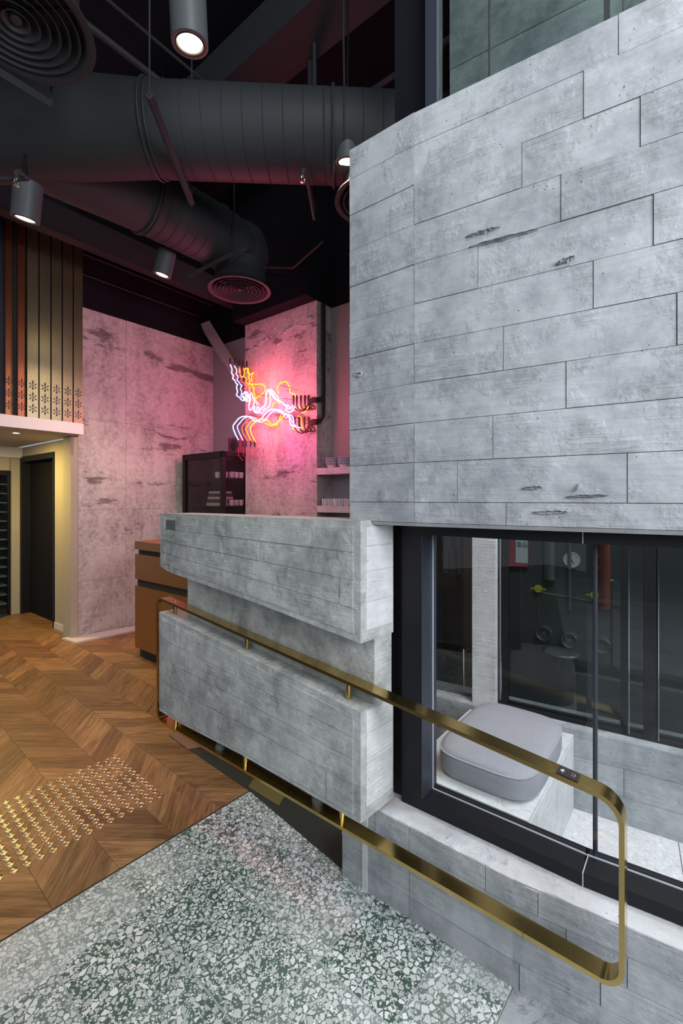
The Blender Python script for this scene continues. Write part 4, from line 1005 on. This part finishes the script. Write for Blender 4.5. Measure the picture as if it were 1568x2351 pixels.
def lamp(px_, py_, wpx, tilt, label, spread=1.15, power=55, z_top=0, adj=False):
    Y = .15*F/wpx; X = (px_-CX)/F*Y; Z = EYE+(HY-py_)/F*Y
    L_ = thing('ceiling_spotlight', label, 'spotlight', Matrix.Translation((X, Y, Z)), None)
    M = Matrix.Rotation(tilt[0], 4, 'X')@Matrix.Rotation(tilt[1], 4, 'Y')
    build('housing', lathe(B(), [(0, .21), (.066, .21), (.075, .20), (.075, .0), (.070, -.002), (.060, 0), (.054, .012), (.0, .012)], 36), M_lamp, L_, M, smooth=True)
    build('bezel', torus(B(), .0565, .0035, 36, 6), M_frame, L_, M@Matrix.Translation((0, 0, .001)), smooth=True)
    build('lens', lathe(B(), [(0, -.001), (.048, .004), (.052, .0115)], 28), M_bulb, L_, M)
    build('stem', tube(B(), [(0, 0, .205), (.004, 0, .26), (0, 0, .32)], .012, 8), M_frame, L_)
    build('suspension_cable', tube(B(), [(0, 0, .3), (.006, 0, .8), (0, 0, 1.2), (0, 0, ZC-Z-.002)], .006, 6), M_frame, L_)
    l = bpy.data.lights.new('lamp_beam', 'SPOT'); l.energy = power; l.color = (1, .80, .52); l.spot_size = spread; l.spot_blend = .6; l.shadow_soft_size = .045
    lo = bpy.data.objects.new('lamp_beam', l); COL.objects.link(lo); lo.parent = L_; lo.matrix_local = M@Matrix.Translation((0, 0, -.012))
    return L_
lamp(436, 102, 82, (.10, -.02), 'nearest large cylinder spotlight at the top with glowing lens', power=40)
lamp(797, 375, 56, (.10, 0), 'cylinder spotlight hanging against the corner of the pale concrete wall', power=40)
lamp(58, 504, 58, (.15, .2), 'cylinder spotlight hanging before the brass screen at far left', power=60)
lamp(372, 632, 40, (.05, .25), 'smallest cylinder spotlight hanging before the pink wall', power=110, spread=1.9)

def rod(name, pts, r, label, cat, mat=M_duct, n=8): return tag(build(name, tube(B(), pts, r, n), mat, None, smooth=n > 4), label, cat)
# trapeze hangers
def hanger(p0, p1, label):
    h = thing('duct_hanger', label, 'hanger')
    p0, p1 = Vector(p0), Vector(p1); build('channel_bar', tube(B(), [p0, p1], .022, 4), M_duct, h)
    for p in (p0, p1): build('rod', tube(B(), [p, (p.x, p.y, ZC-.001)], .005, 6), M_duct, h)
hanger((-.966, 2.29, 3.53), (-1.03, 3.13, 3.53), 'steel hanger under the main duct near its flange')
hanger(tuple(E0-e*.32+Vector((.787*.32, -.617*.32, -.27))), tuple(E0-e*.32-Vector((.787*.32, -.617*.32, .27))), 'steel hanger under the branch duct')
hanger((-1.85, 1.81, 3.5), (-1.466, 2.3, 3.5), 'steel hanger below the top left diffuser')
# beams
def vbeam(name, px_, py_, z, d, l0, l1, w, h, label, cat):
    Y = (z-EYE)*F/(HY-py_); fr_ = Frame(Yat(px_, Y), d); tag(build(name, box(B(), l0, l1, 0, w, z, z+h), M_duct if 'grey' in label else M_black, None, fr_.mat(), bev=.004), label, cat)
vbeam('steel_beam', 550, 150, 4.75, U, -1.6, 2.8, .32, .30, 'dark grey boxed beam slanting up across the ceiling', 'beam')
vbeam('steel_beam', 300, 603, 3.95, V, -2.2, 3.0, .12, .26, 'dark grey beam running above the pink wall', 'beam')
vbeam('cable_tray', 225, 440, 4.3, V, -2.2, 1.4, .2, .06, 'black cable tray running beside the branch duct', 'cable tray')
for k, (dz_, r) in enumerate(((.62, .016), (.56, .012), (.34, .010))):
    rod('wall_conduit', [FP.w(-.0, -.03-.0)+(ZT+dz_,), FP.w(uP-.02, -.03)+(ZT+dz_,)], r, ('upper', 'middle', 'lowest')[k]+' thin conduit along the black wall over the pink wall', 'conduit')
def Vline(px_, py_, z, l0, l1, d=(.617, .787)):
    Y = (z-EYE)*F/(HY-py_); X = (px_-CX)/F*Y; return [(X+d[0]*l0, Y+d[1]*l0, z), (X+d[0]*l1, Y+d[1]*l1, z)]
rod('ceiling_pipe', Vline(232, 82, 4.4, -1.2, 1.6), .022, 'slim grey pipe slanting behind the top left diffuser', 'pipe')
rod('ceiling_pipe', Vline(330, 70, 4.9, -1.5, 2.4), .012, 'thin dark conduit crossing above the main duct at upper left', 'pipe')
rod('ceiling_pipe', Vline(880, 190, 4.6, -.3, 1.6, (.787, -.617)), .02, 'grey pipe showing between the main duct and the black post', 'pipe')
rod('drop_pipe', [(-.22, 3.4, 4.05), (-.22, 3.4, ZC-.001)], .035, 'vertical dark pipe rising behind the main duct', 'pipe')
rod('bent_conduit', [FC.w(uc+.1, -.25)+(3.75,), FC.w(-.5, -.25)+(3.98,), FC.w(-.1, -.25)+(3.85,), FC.w(.3, -.25)+(3.98,)], .010, 'thin bent conduit on the black bulkhead above the column', 'conduit')
for (x, y, Y, lab) in ((695, 408, 2.75, 'chrome sprinkler head on a short grey pipe below the main duct'), (37, 415, 2.35, 'chrome sprinkler head above the far left spotlight')):
    X = (x-CX)/F*Y; Z = EYE+(HY-y)/F*Y
    s = thing('sprinkler', lab, 'sprinkler', Matrix.Translation((X, Y, Z)))
    build('elbow', tube(B(), [(0, 0, .02), (0, 0, .045), (.006, .012, .058), (.02, .06, .055), (.04, .5, .06) if x > 100 else (-.9, .1, .06)], .013, 12), M_duct, s, smooth=True)
    build('head', lathe(B(), [(0, -.028), (.014, -.026), (.014, -.023), (.004, -.02), (.004, .012), (.009, .015), (.009, .025), (0, .025)], 14), M_chrome, s)
    build('frame_arms', torus(B(), .0105, .0022, 16, 5, Matrix.Translation((0, 0, -.008))@Matrix.Rotation(math.pi/2, 4, 'X')@Matrix.Diagonal((1, 1.6, 1, 1))), M_chrome, s)
    if x < 100: build('drop', tube(B(), [(-.9, .1, .06), (-.9, .1, ZC-Z-.002)], .013, 8), M_duct, s)
    else: build('drop', tube(B(), [(.04, .5, .06), (.04, .5, ZC-Z-.002)], .013, 8), M_duct, s)
# power cable beside the second lamp
rod('power_cable', [(.02, 2.83, 3.92), (.012, 2.83, 4.4), (.02, 2.83, ZC-.001)], .007, 'black twin cable hanging beside the corner spotlight', 'cable')
